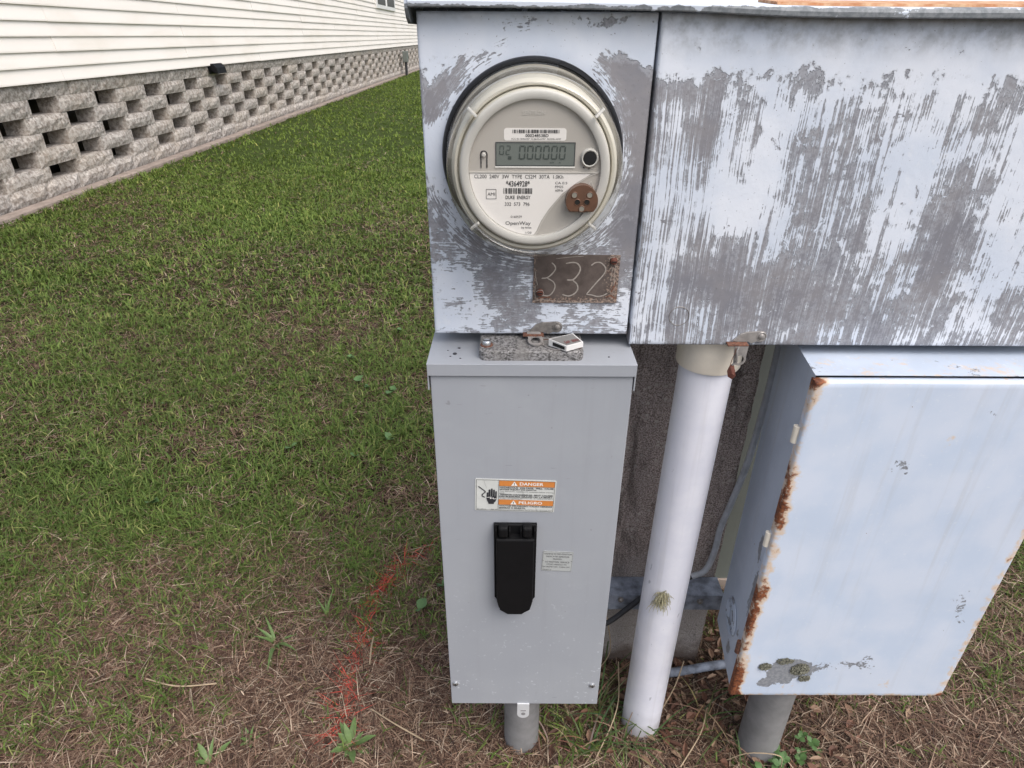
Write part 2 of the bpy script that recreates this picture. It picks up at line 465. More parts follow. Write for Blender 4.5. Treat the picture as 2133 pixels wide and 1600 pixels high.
def blade_mat(name, trans):
    mt, nt, b = new_mat(name)
    n = N(nt)
    c = n.attr('blade_colour', 'Color')
    nt.links.new(c, b.inputs['Base Color'])
    b.inputs['Roughness'].default_value = 0.6
    b.inputs['Specular IOR Level'].default_value = 0.25
    if trans:
        t = n.node('ShaderNodeBsdfTranslucent')
        nt.links.new(c, t.inputs[0])
        mx = n.node('ShaderNodeMixShader')
        mx.inputs[0].default_value = 0.3
        nt.links.new(b.outputs[0], mx.inputs[1]); nt.links.new(t.outputs[0], mx.inputs[2])
        nt.links.new(mx.outputs[0], nt.nodes['Material Output'].inputs['Surface'])
    return mt
M['grass'] = blade_mat('grass_blade', True)
M['thatch'] = blade_mat('dead_grass_blade', False)

def cover_mat():
    mt = bpy.data.materials.new('clear_meter_cover')
    mt.use_nodes = True
    nt = mt.node_tree
    nt.nodes.remove(nt.nodes['Principled BSDF'])
    n = N(nt)
    tr = n.node('ShaderNodeBsdfTransparent'); tr.inputs[0].default_value = (0.985, 0.98, 0.965, 1)
    gl = n.node('ShaderNodeBsdfGlossy'); gl.inputs['Roughness'].default_value = 0.06
    gl.inputs['Color'].default_value = (1, 0.99, 0.96, 1)
    lw = n.node('ShaderNodeLayerWeight'); lw.inputs[0].default_value = 0.5
    fr = n.math('ADD', n.math('MULTIPLY', n.math('POWER', lw.outputs['Facing'], 5.0), 0.90), 0.05)
    mx = n.node('ShaderNodeMixShader')
    nt.links.new(fr, mx.inputs[0]); nt.links.new(tr.outputs[0], mx.inputs[1]); nt.links.new(gl.outputs[0], mx.inputs[2])
    nt.links.new(mx.outputs[0], nt.nodes['Material Output'].inputs['Surface'])
    return mt
M['cover'] = cover_mat()

# ------------------------------------------------------------------ mesh helpers (world metres in, stored relative to the thing's base)
ORG = {}
def finish(ob, mat, parent):
    COL.objects.link(ob)
    if mat is not None:
        ob.data.materials.append(mat if not isinstance(mat, str) else M[mat])
    if parent is not None:
        ob.parent = parent
        ORG[ob.name] = ORG[parent.name]
    return ob

def obj_pd(name, verts, faces, mat, parent=None, org=None, smooth=False):
    o = Vector(ORG[parent.name]) if parent is not None else Vector(org if org else (0, 0, 0))
    me = bpy.data.meshes.new(name)
    me.from_pydata([tuple(Vector(v) - o) for v in verts], [], faces)
    me.update()
    if smooth:
        me.polygons.foreach_set('use_smooth', [True] * len(me.polygons))
    ob = bpy.data.objects.new(name, me)
    finish(ob, mat, parent)
    if parent is None:
        ob.location = o
        ORG[ob.name] = tuple(o)
    return ob

def obj_bm(name, bm, mat, parent=None, org=None, smooth=False, angle=None):
    bmesh.ops.recalc_face_normals(bm, faces=bm.faces)
    o = Vector(ORG[parent.name]) if parent is not None else Vector(org if org else (0, 0, 0))
    bmesh.ops.translate(bm, verts=bm.verts, vec=-o)
    me = bpy.data.meshes.new(name)
    bm.to_mesh(me); bm.free()
    if smooth:
        me.polygons.foreach_set('use_smooth', [True] * len(me.polygons))
        if angle:
            me.set_sharp_from_angle(angle=math.radians(angle))
    ob = bpy.data.objects.new(name, me)
    finish(ob, mat, parent)
    if parent is None:
        ob.location = o
        ORG[ob.name] = tuple(o)
    return ob

def thing(name, loc, label, cat, group=None):
    e = bpy.data.objects.new(name, None)
    COL.objects.link(e)
    e.location = loc
    e.empty_display_size = 0.05
    ORG[e.name] = tuple(loc)
    return tag(e, label, cat, group)

def tag(o, label=None, cat=None, group=None, kind=None):
    if label: o['label'] = label
    if cat: o['category'] = cat
    if group: o['group'] = group
    if kind: o['kind'] = kind
    return o

def add_box(bm, x0, x1, y0, y1, z0, z1, bev=0.0, seg=2):
    r = bmesh.ops.create_cube(bm, size=1.0)
    vs = r['verts']
    for v in vs:
        v.co = Vector(((x0 + x1) / 2 + v.co.x * (x1 - x0), (y0 + y1) / 2 + v.co.y * (y1 - y0), (z0 + z1) / 2 + v.co.z * (z1 - z0)))
    if bev:
        es = list({e for v in vs for e in v.link_edges})
        bmesh.ops.bevel(bm, geom=es, offset=bev, segments=seg, affect='EDGES', profile=0.5)

def box(name, x0, x1, y0, y1, z0, z1, mat, parent=None, bev=0.0, org=None, seg=2):
    bm = bmesh.new()
    add_box(bm, x0, x1, y0, y1, z0, z1, bev, seg)
    return obj_bm(name, bm, mat, parent, org)

def prism_bm(bm, poly, y0, y1, bev=0.0):
    """poly of (x, z) extruded from y0 (front) to y1"""
    a = [bm.verts.new((x, y0, z)) for x, z in poly]
    b = [bm.verts.new((x, y1, z)) for x, z in poly]
    f = bm.faces.new(a)
    bm.faces.new(list(reversed(b)))
    k = len(poly)
    for i in range(k):
        bm.faces.new((a[i], a[(i + 1) % k], b[(i + 1) % k], b[i]))
    if bev:
        bmesh.ops.bevel(bm, geom=list(f.edges), offset=bev, segments=2, affect='EDGES', profile=0.5)

def prism(name, poly, y0, y1, mat, parent=None, bev=0.0, org=None):
    bm = bmesh.new()
    prism_bm(bm, poly, y0, y1, bev)
    return obj_bm(name, bm, mat, parent, org)

def ring_prism(name, outer, inner, y0, y1, mat, parent):
    k = len(outer)
    v = [(x, y0, z) for x, z in outer] + [(x, y0, z) for x, z in inner] + [(x, y1, z) for x, z in outer] + [(x, y1, z) for x, z in inner]
    f = []
    for i in range(k):
        j = (i + 1) % k
        f += [(i, j, k + j, k + i), (2 * k + j, 2 * k + i, 3 * k + i, 3 * k + j), (j, i, 2 * k + i, 2 * k + j), (k + i, k + j, 3 * k + j, 3 * k + i)]
    return obj_pd(name, v, f, mat, parent)

def lathe_bm(bm, prof, cx, cz, n=64, close=False):
    """prof of (r, y): surface of revolution round the line x=cx, z=cz along y"""
    rows = []
    for r, y in prof:
        if r < 1e-6:
            rows.append([bm.verts.new((cx, y, cz))])
        else:
            rows.append([bm.verts.new((cx + r * math.cos(2 * PI * i / n), y, cz + r * math.sin(2 * PI * i / n))) for i in range(n)])
    pairs = list(zip(rows, rows[1:]))
    if close:
        pairs.append((rows[-1], rows[0]))
    for a, b in pairs:
        for i in range(n):
            j = (i + 1) % n
            if len(a) == 1 and len(b) == 1:
                continue
            if len(a) == 1:
                bm.faces.new((a[0], b[j], b[i]))
            elif len(b) == 1:
                bm.faces.new((a[i], a[j], b[0]))
            else:
                bm.faces.new((a[i], a[j], b[j], b[i]))

def lathe(name, prof, cx, cz, mat, parent=None, n=64, smooth=True, angle=35, org=None, close=False):
    bm = bmesh.new()
    lathe_bm(bm, prof, cx, cz, n, close)
    return obj_bm(name, bm, mat, parent, org, smooth, angle)

def catmull(pts, sub=6):
    P = [Vector(p) for p in pts]
    P = [P[0] * 2 - P[1]] + P + [P[-1] * 2 - P[-2]]
    out = []
    for i in range(1, len(P) - 2):
        for k in range(sub):
            t = k / sub
            p0, p1, p2, p3 = P[i - 1:i + 3]
            out.append(0.5 * ((2 * p1) + (p2 - p0) * t + (2 * p0 - 5 * p1 + 4 * p2 - p3) * t * t + (3 * p1 - p0 - 3 * p2 + p3) * t ** 3))
    out.append(P[-2])
    return out

def tube_bm(bm, pts, r, n=8, taper=None):
    pts = [Vector(p) for p in pts]
    rows = []
    up = None
    for i, p in enumerate(pts):
        d = (pts[min(i + 1, len(pts) - 1)] - pts[max(i - 1, 0)]).normalized()
        if up is None:
            up = d.orthogonal().normalized()
        up = (up - d * up.dot(d)).normalized()
        s = d.cross(up)
        rr = r * (taper(i / (len(pts) - 1)) if taper else 1.0)
        rows.append([bm.verts.new(p + (up * math.cos(2 * PI * k / n) + s * math.sin(2 * PI * k / n)) * rr) for k in range(n)])
    for a, b in zip(rows, rows[1:]):
        for k in range(n):
            bm.faces.new((a[k], a[(k + 1) % n], b[(k + 1) % n], b[k]))
    bm.faces.new(list(reversed(rows[0]))); bm.faces.new(rows[-1])

def tube(name, pts, r, mat, parent=None, n=8, org=None, taper=None):
    bm = bmesh.new()
    tube_bm(bm, pts, r, n, taper)
    return obj_bm(name, bm, mat, parent, org, True, 50)

def upright(name, cx, cy, prof, mat, parent=None, n=40, org=None):
    """surface of revolution round a vertical axis; prof of (r, z)"""
    bm = bmesh.new()
    rows = []
    for r, z in prof:
        rows.append([bm.verts.new((cx + r * math.cos(2 * PI * i / n), cy + r * math.sin(2 * PI * i / n), z)) for i in range(n)])
    for a, b in zip(rows, rows[1:]):
        for i in range(n):
            j = (i + 1) % n
            bm.faces.new((a[i], a[j], b[j], b[i]))
    return obj_bm(name, bm, mat, parent, org, True, 40)

def circle(cx, cz, r, n=24, a0=0.0):
    return [(cx + r * math.cos(a0 + 2 * PI * i / n), cz + r * math.sin(a0 + 2 * PI * i / n)) for i in range(n)]

def rrect(x0, x1, z0, z1, r, n=5):
    out = []
    for cx, cz, a in ((x1 - r, z1 - r, 0), (x0 + r, z1 - r, PI / 2), (x0 + r, z0 + r, PI), (x1 - r, z0 + r, 1.5 * PI)):
        for i in range(n):
            t = a + PI / 2 * i / (n - 1)
            out.append((cx + r * math.cos(t), cz + r * math.sin(t)))
    return out

def text_polys(items):
    """items: (string, x0, x1, z0, z1[, bold]) -> verts/faces of flat lettering fitted in each rectangle"""
    V, Fc = [], []
    for it in items:
        s, x0, x1, z0, z1 = it[:5]
        cu = bpy.data.curves.new('lettering', 'FONT')
        cu.body = s
        cu.size = 1.0
        cu.resolution_u = 3
        if len(it) > 5:
            cu.offset = it[5]
        ob = bpy.data.objects.new('lettering_tmp', cu)
        COL.objects.link(ob)
        bpy.context.view_layer.update()
        dg = bpy.context.evaluated_depsgraph_get()
        me = bpy.data.meshes.new_from_object(ob.evaluated_get(dg))
        co = np.empty(len(me.vertices) * 3); me.vertices.foreach_get('co', co)
        co = co.reshape(-1, 3)
        lo, hi = co.min(0), co.max(0)
        sx, sz = (x1 - x0) / (hi[0] - lo[0]), (z1 - z0) / max(hi[1] - lo[1], 1e-6)
        k = len(V)
        for c in co:
            V.append((x0 + (c[0] - lo[0]) * sx, z0 + (c[1] - lo[1]) * sz))
        for p in me.polygons:
            Fc.append([k + i for i in p.vertices])
        bpy.data.objects.remove(ob); bpy.data.curves.remove(cu); bpy.data.meshes.remove(me)
    return V, Fc

def lettering(name, items, y, mat, parent, extra=()):
    V, Fc = text_polys(items)
    V = [(x, y, z) for x, z in V]
    for poly in extra:
        k = len(V)
        V += [(x, y, z) for x, z in poly]
        Fc.append(list(range(k, k + len(poly))))
    return obj_pd(name, V, Fc, mat, parent)

def rect(x0, x1, z0, z1):
    return [(x0, z0), (x1, z0), (x1, z1), (x0, z1)]

def frame_polys(x0, x1, z0, z1, t):
    return [rect(x0, x1, z0, z0 + t), rect(x0, x1, z1 - t, z1), rect(x0, x0 + t, z0 + t, z1 - t), rect(x1 - t, x1, z0 + t, z1 - t)]

def set_attr(me, name, vals):
    a = me.attributes.new(name, 'FLOAT', 'POINT')
    a.data.foreach_set('value', np.asarray(vals, dtype=np.float32))

def panel(name, x0, x1, z0, z1, yf, depth, nx, nz, mat, parent, fields, edge=0.0022, dent=0.0004):
    """folded sheet-metal door: a gridded face with rolled edges and returns; fields = {attribute: f(x, z)}"""
    xs = [x0, x0 + edge * 0.3] + list(np.linspace(x0 + edge, x1 - edge, nx)) + [x1 - edge * 0.3, x1]
    zs = [z0, z0 + edge * 0.3] + list(np.linspace(z0 + edge, z1 - edge, nz)) + [z1 - edge * 0.3, z1]
    V, Fc = [], []
    nxx, nzz = len(xs), len(zs)
    def off(i, n):
        return (edge, edge * 0.3)[i] if i < 2 else ((edge * 0.3, edge)[i - n + 2] if i >= n - 2 else 0.0)
    for j, z in enumerate(zs):
        for i, x in enumerate(xs):
            d = max(off(i, nxx), off(j, nzz))
            w = (mnoise.noise(Vector((x * 14, z * 14, x0 * 31))) * dent) if d == 0 else 0
            V.append((x, yf + d + w, z))
    for j in range(nzz - 1):
        for i in range(nxx - 1):
            a = j * nxx + i
            Fc.append((a, a + 1, a + nxx + 1, a + nxx))
    ring = [i for i in range(nxx)] + [j * nxx + nxx - 1 for j in range(1, nzz)] + [(nzz - 1) * nxx + i for i in range(nxx - 2, -1, -1)] + [j * nxx for j in range(nzz - 2, 0, -1)]
    k0 = len(V)
    for r in ring:
        x, y, z = V[r]
        V.append((x, yf + depth, z))
    k = len(ring)
    for i in range(k):
        j = (i + 1) % k
        Fc.append((ring[j], ring[i], k0 + i, k0 + j))
    ob = obj_pd(name, V, Fc, mat, parent, smooth=True)
    ob.data.set_sharp_from_angle(angle=math.radians(50))
    for an, fn in fields.items():
        set_attr(ob.data, an, [fn(v[0], v[2]) for v in V])
    return ob

def blob(x, z, cx, cz, rx, rz, rot=0.0):
    dx, dz = x - cx, z - cz
    c, s = math.cos(rot), math.sin(rot)
    u, v = (dx * c + dz * s) / rx, (-dx * s + dz * c) / rz
    return math.exp(-(u * u + v * v))

def sstep(a, b, x):
    t = min(1.0, max(0.0, (x - a) / (b - a)))
    return t * t * (3 - 2 * t)

# ------------------------------------------------------------------ ground
def ground_z(x, y):
    return 0.007 * mnoise.noise(Vector((x * 2.1, y * 2.1, 0.3))) + 0.012 * mnoise.noise(Vector((x * 0.6, y * 0.6, 5.0))) - 0.006

def build_ground():
    xs = sorted(set([-400, -150, -60, -30, -15, -10] + [round(v, 3) for v in np.linspace(-7, 3, 81)] + [5, 10, 30, 60, 150, 400]))
    ys = sorted(set([-400, -150, -60, -20, -8, -3, -1] + [round(v, 3) for v in np.linspace(-0.5, 6, 66)] + [round(v, 3) for v in np.linspace(6.5, 27, 42)] + [32, 45, 80, 200, 600]))
    V = [(x, y, ground_z(x, y) if (-7 <= x <= 3 and -0.5 <= y <= 27) else -0.006) for y in ys for x in xs]
    k = len(xs)
    Fc = [(j * k + i, j * k + i + 1, (j + 1) * k + i + 1, (j + 1) * k + i) for j in range(len(ys) - 1) for i in range(k - 1)]
    g = obj_pd('ground', V, Fc, 'soil', smooth=True)
    tag(g, 'brown soil and thatch under the lawn grass', 'ground', kind='structure')
build_ground()

# ------------------------------------------------------------------ the house beyond the lawn
WX = -3.45            # plane of its near wall
HY0, HY1 = 3.2, 28.7
house = thing('house', (WX, HY0, 0), 'cream lap sided house raised on a pierced split face block skirt', 'house')
def build_house():
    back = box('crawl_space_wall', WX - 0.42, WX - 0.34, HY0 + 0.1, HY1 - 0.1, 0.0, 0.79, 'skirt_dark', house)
    skirt = box('footing', WX - 0.34, WX - 0.015, HY0, HY1, -0.03, 0.012, 'kerb', house)
    # split-face blocks: four meshes shared by all
    CH = 0.113
    def block_mesh(length, seed):
        bm = bmesh.new()
        ny, nz = 7, 4
        g = []
        for j in range(nz):
            row = []
            for i in range(ny):
                u, v = i / (ny - 1), j / (nz - 1)
                e = min(u, 1 - u) * (ny - 1) < 0.5 or min(v, 1 - v) * (nz - 1) < 0.5
                d = -0.007 if e else 0.004 + 0.012 * mnoise.noise(Vector((i * 1.3, j * 1.7, seed * 9.1)))
                row.append(bm.verts.new((d, u * length + (0.004 * mnoise.noise(Vector((i, j, seed + 3.3)))), 0.0008 + v * (CH - 0.0016) + (0 if not e else 0.003 * mnoise.noise(Vector((i * 2, j, seed)))))))
            g.append(row)
        for j in range(nz - 1):
            for i in range(ny - 1):
                bm.faces.new((g[j][i], g[j][i + 1], g[j + 1][i + 1], g[j + 1][i]))
        loop = g[0] + [r[-1] for r in g[1:]] + list(reversed(g[-1][:-1])) + [r[0] for r in reversed(g[1:-1])]
        bk = [bm.verts.new((-0.17, v.co.y, v.co.z)) for v in loop]
        for i in range(len(loop)):
            j = (i + 1) % len(loop)
            bm.faces.new((loop[j], loop[i], bk[i], bk[j]))
        bm.faces.new(bk)
        bmesh.ops.recalc_face_normals(bm, faces=bm.faces)
        me = bpy.data.meshes.new('block')
        bm.to_mesh(me); bm.free()
        me.materials.append(M['block'])
        return me
    meshes = [block_mesh(0.49, s) for s in (1, 2, 3, 4)]
    solid = [block_mesh(0.397, s) for s in (5, 6, 7)]
    oy = ORG['house']
    def put(me, y, z, dx=0.0):
        b = bpy.data.objects.new('block', me)
        COL.objects.link(b)
        b.parent = skirt
        b.location = (WX - 0.012 + dx - oy[0], y - oy[1], z - oy[2])
    y = HY0
    while y < HY1 - 0.3:
        put(random.choice(solid), y, 0.0125, random.uniform(-0.004, 0.004))
        put(random.choice(solid), y + (0.2 if y + 0.6 < HY1 else 0), 6 * CH, random.uniform(-0.004, 0.004))
        y += 0.4
    for c in range(1, 6):
        y = HY0 + (0.4 if c % 2 else 0.0) + 0.03
        while y < HY1 - 0.4:
            put(random.choice(meshes), y + random.uniform(-0.03, 0.03), c * CH, random.uniform(-0.006, 0.006))
            y += 0.8
    # lap siding boards, overlapping like clapboards
    E_ = 0.0985
    def board_mesh(L):
        t = 0.022
        prof = [(0.004, -0.006), (t, -0.006), (t, 0.004), (0.007, E_ + 0.004), (0.0, E_ + 0.004)]
        V = [(x, yy, z) for yy in (0.0, L) for x, z in prof]
        k = len(prof)
        Fc = [tuple(range(k)), tuple(range(2 * k - 1, k - 1, -1))] + [(i, k + i, k + (i + 1) % k, (i + 1) % k) for i in range(k)]
        me = bpy.data.meshes.new('siding_board')
        me.from_pydata(V, [], Fc); me.update()
        me.materials.append(M['siding'])
        return me
    lens = {L: board_mesh(L) for L in (4.25, 2.125, 3.0, 1.25)}
    # window opening between y 18.2 and 20.9 above z 1.68
    for c in range(18):
        z = 0.785 + c * E_
        runs = [4.25] * 6 if c % 2 else [2.125] + [4.25] * 5 + [2.125]
        y = HY0
        for L in runs:
            b = bpy.data.objects.new('siding_board', lens[L])
            COL.objects.link(b); b.parent = house
            b.location = (WX - oy[0] + random.uniform(0, 0.004), y - oy[1], z - oy[2] + random.uniform(-0.002, 0.002))
            b.rotation_euler[0] = random.uniform(-0.0006, 0.0006)
            b.scale[1] = 0.9985
            y += L
    box('corner_trim', WX - 0.06, WX + 0.035, HY1, HY1 + 0.07, 0.77, 2.56, 'trim', house)
    box('wall', WX - 5.0, WX - 0.002, HY0, HY1, 0.79, 2.56, 'siding', house)
    w = box('window', WX + 0.02, WX + 0.055, 18.15, 20.95, 1.675, 2.45, 'trim', house)
    box('pane', WX + 0.045, WX + 0.058, 18.32, 19.40, 1.76, 2.38, 'pane', w)
    box('pane', WX + 0.045, WX + 0.058, 19.66, 20.80, 1.76, 2.38, 'pane', w)
    box('sash_bar', WX + 0.05, WX + 0.068, 19.50, 19.56, 1.72, 2.42, 'trim', w)
    bm = bmesh.new()
    V = [(WX + 0.16, 2.56), (WX - 2.5, 3.45), (WX - 5.45, 2.56), (WX - 5.45, 2.50), (WX - 2.5, 3.37), (WX + 0.16, 2.50)]
    a = [bm.verts.new((x, HY0 - 0.3, z)) for x, z in V]
    b = [bm.verts.new((x, HY1 + 0.3, z)) for x, z in V]
    bm.faces.new(a); bm.faces.new(list(reversed(b)))
    for i in range(6):
        bm.faces.new((a[i], a[(i + 1) % 6], b[(i + 1) % 6], b[i]))
    obj_bm('unseen_roof', bm, 'unseen_roof', house)  # out of view, added for the light; eave short so sky reaches the siding
build_house()

def build_kerb():
    y = HY0
    k = box('kerb_strip', WX + 0.0, WX + 0.13, HY0 - 0.2, HY1 + 0.2, -0.06, -0.004, 'kerb')
    tag(k, 'narrow concrete strip along the foot of the block skirt', 'kerb', kind='structure')
    i = 0
    while y < HY1 - 0.5:
        L = random.uniform(2.2, 3.4)
        L = min(L, HY1 - y)
        box('slab', WX + 0.02, WX + 0.120 + random.uniform(-0.012, 0.012), y, y + L - 0.012, -0.003, 0.030 + random.uniform(-0.006, 0.006), 'kerb', k, bev=0.006)
        y += L
build_kerb()

vent = thing('vent_hood', (WX + 0.02, 8.15, 0.66), 'small black plastic vent hood on the block skirt under the siding', 'vent')
prism('hood', [(WX + 0.012, 0.80), (WX + 0.05, 0.80), (WX + 0.085, 0.76), (WX + 0.095, 0.70), (WX + 0.07, 0.70), (WX + 0.012, 0.73)], 7.95, 8.20, 'black', vent, bev=0.006)
box('flange', WX + 0.0065, WX + 0.0115, 7.92, 8.23, 0.695, 0.815, 'black', vent)

ub = thing('utility_box', (WX + 0.18, 21.6, 0.0), 'grey green utility box on a post by the far corner of the house', 'utility box')
box('cabinet', WX + 0.08, WX + 0.22, 21.45, 21.75, 0.36, 0.66, 'pedestal', ub, bev=0.015)
upright('post', WX + 0.17, 21.52, [(0.035, -0.03), (0.035, 0.36)], 'cable_dark', ub, 12)
upright('conduit', WX + 0.12, 21.70, [(0.022, -0.03), (0.022, 0.36)], 'pedestal', ub, 10)

# ------------------------------------------------------------------ concrete post, strut, pedestal behind
def build_post():
    x0, x1, y0, y1, z1 = 0.118, 0.3755, 0.836, 1.02, 1.06
    bm = bmesh.new()
    nx, ny, nz = 10, 6, 44
    add_box(bm, x0, x1, y0, y1, -0.05, z1)
    bmesh.ops.subdivide_edges(bm, edges=[e for e in bm.edges if abs(e.verts[0].co.z - e.verts[1].co.z) > 0.5], cuts=70, use_grid_fill=True)
    bmesh.ops.bevel(bm, geom=[e for e in bm.edges if abs(e.verts[0].co.z - e.verts[1].co.z) > 0.002 and e.is_boundary is False and abs(e.calc_face_angle(0)) > 1.0], offset=0.006, segments=2, affect='EDGES')
    for v in bm.verts:
        if v.co.z > -0.04:
            q = v.co * 55
            edge = 0.0022 * mnoise.noise(Vector((q.x * 0.2, q.y * 0.2, q.z)))
            v.co.x += edge + 0.0012 * mnoise.noise(q * 2)
            v.co.y += 0.0012 * mnoise.noise(q + Vector((9, 9, 9)))
    o = obj_bm('concrete_post', bm, 'post', None, (0.245, 0.90, 0.0))
    tag(o, 'weathered brown concrete post standing behind the white pipe', 'post')
build_post()

st = thing('mounting_strut', (0.24, 0.815, 0.2), 'blue grey angle iron bolted across the foot of the concrete post', 'strut')
bm = bmesh.new()
add_box(bm, 0.06, 0.378, 0.7905, 0.7945, 0.2005, 0.236)
add_box(bm, 0.06, 0.3765, 0.7950, 0.8345, 0.232, 0.2355)
obj_bm('angle_iron', bm, 'strut', st)
for x, z in ((0.1947, 0.2265), (0.3350, 0.2235), (0.262, 0.2245)):
    lathe('bolt', [(0.0, 0.7842), (0.0028, 0.7846), (0.0048, 0.7865), (0.005, 0.7904)], x, z, 'steel_dark', st, 16)

gp = thing('pedestal_cabinet', (0.56, 1.20, 0.0), 'grey green metal pedestal cabinet half hidden behind the concrete post', 'cabinet')
box('shell', 0.386, 0.78, 1.03, 1.36, 0.0, 0.93, 'pedestal', gp, bev=0.008)
box('cap', 0.376, 0.79, 1.02, 1.37, 0.931, 0.955, 'pedestal', gp, bev=0.004)
box('foot_rim', 0.382, 0.784, 1.026, 1.364, -0.02, 0.03, 'kerb', gp, bev=0.003)

# ------------------------------------------------------------------ meter cabinet
CX, CZ = 0.0190, 0.9948        # meter axis
mc = thing('meter_cabinet', (0.0, 0.70, 0.80), 'weathered metal meter cabinet with flaking pale blue paint above the grey breaker box', 'cabinet')
CAB_X1 = 0.66
box('body', -0.084, CAB_X1, 0.672, 0.835, 0.806, 1.122, M['lid'], mc, bev=0.002)

def meter_bias(x, z):
    dx, dz = x - CX, z - CZ
    r = math.hypot(dx, dz)
    b = 0.72
    if z < 0.93:
        b = 0.52
    b = 0.50 + 0.26 * sstep(0.90, 1.02, z) 
    b += 0.10 * sstep(1.06, 1.10, z)
    b -= 0.62 * blob(x, z, -0.060, 1.058, 0.030, 0.012, 0.72)
    b -= 0.55 * blob(x, z, -0.022, 1.084, 0.020, 0.007, 0.55)
    b -= 0.45 * blob(x, z, -0.078, 1.040, 0.012, 0.018)
    b -= 0.80 * blob(x, z, 0.118, 1.040, 0.022, 0.032)
    b -= 0.55 * blob(x, z, 0.100, 1.070, 0.030, 0.013, -0.2)
    b -= 0.70 * blob(x, z, 0.126, 0.985, 0.014, 0.050)
    b -= 0.55 * blob(x, z, 0.122, 0.915, 0.016, 0.040)
    b -= 0.50 * blob(x, z, 0.008, 1.110, 0.035, 0.006) 
    b -= 0.45 * blob(x, z, 0.095, 1.112, 0.025, 0.007)
    b += 0.32 * blob(x, z, -0.065, 0.865, 0.026, 0.030)
    b += 0.18 * blob(x, z, -0.060, 0.820, 0.030, 0.014)
    b -= 0.16 * blob(x, z, -0.010, 0.880, 0.030, 0.020)
    b -= 0.12 * blob(x, z, -0.055, 0.905, 0.030, 0.014)
    b += 0.14 * blob(x, z, 0.070, 0.828, 0.050, 0.012)
    b -= 0.25 * blob(x, z, 0.012, 0.835, 0.020, 0.014)
    b += 0.22 * sstep(0.108, 0.094, r) * (1.0 if z > 0.93 else 0.3)
    b += 0.10 * blob(x, z, 0.02, 1.10, 0.09, 0.02)
    return b

def meter_streak(x, z):
    r = math.hypot(x - CX, z - CZ)
    return 0.40 * sstep(0.128, 0.100, r) + 0.30 * sstep(0.94, 0.90, z)

def top_dirt(x, z):
    return 0.45 * sstep(1.106, 1.118, z) + 0.25 * sstep(0.806, 0.797, z)

md = panel('meter_door', -0.0882, 0.1306, 0.8015, 1.1185, 0.655, 0.015, 70, 100, 'peel_meter', mc,
           {'bias': meter_bias, 'streak': meter_streak, 'dirt': top_dirt})

def door_bias(x, z):
    b = 0.46
    b += 0.05 * sstep(0.92, 1.03, z)
    b += 0.06 * sstep(0.17, 0.14, x)
    b += 0.48 * blob(x, z, 0.206, 1.000, 0.008, 0.050)
    b += 0.52 * blob(x, z, 0.250, 1.000, 0.016, 0.050)
    b += 0.50 * blob(x, z, 0.232, 0.945, 0.030, 0.022)
    b += 0.35 * blob(x, z, 0.276, 0.925, 0.012, 0.030)
    b += 0.22 * blob(x, z, 0.160, 0.930, 0.022, 0.060)
    b -= 0.45 * blob(x, z, 0.185, 1.020, 0.014, 0.030)
    b -= 0.30 * blob(x, z, 0.160, 1.055, 0.030, 0.010)
    b -= 0.38 * blob(x, z, 0.220, 0.865, 0.040, 0.030)
    b -= 0.28 * blob(x, z, 0.300, 0.850, 0.060, 0.045)
    b += 0.28 * sstep(1.065, 1.085, z)
    b += 0.40 * blob(x, z, 0.40, 0.980, 0.030, 0.070) + 0.40 * blob(x, z, 0.52, 0.940, 0.035, 0.09)
    b -= 0.30 * blob(x, z, 0.46, 0.900, 0.030, 0.060)
    return b

def door_streak(x, z):
    return 1.0 * sstep(1.080, 1.030, z) * (0.62 + 0.38 * sstep(0.24, 0.17, x))

def door_dirt(x, z):
    return 0.55 * sstep(1.075, 1.105, z) + 0.25 * sstep(0.80, 0.79, z)

wd = panel('wireway_door', 0.1335, CAB_X1, 0.7905, 1.1185, 0.6515, 0.0185, 130, 90, 'peel_door', mc,
           {'bias': door_bias, 'streak': door_streak, 'dirt': door_dirt})
# knockout ring pressed into the door
lathe('knockout', [(0.0104, 0.6518), (0.0111, 0.6508), (0.0118, 0.6518)], 0.1862, 0.8262, 'steel_dark', wd, 40)

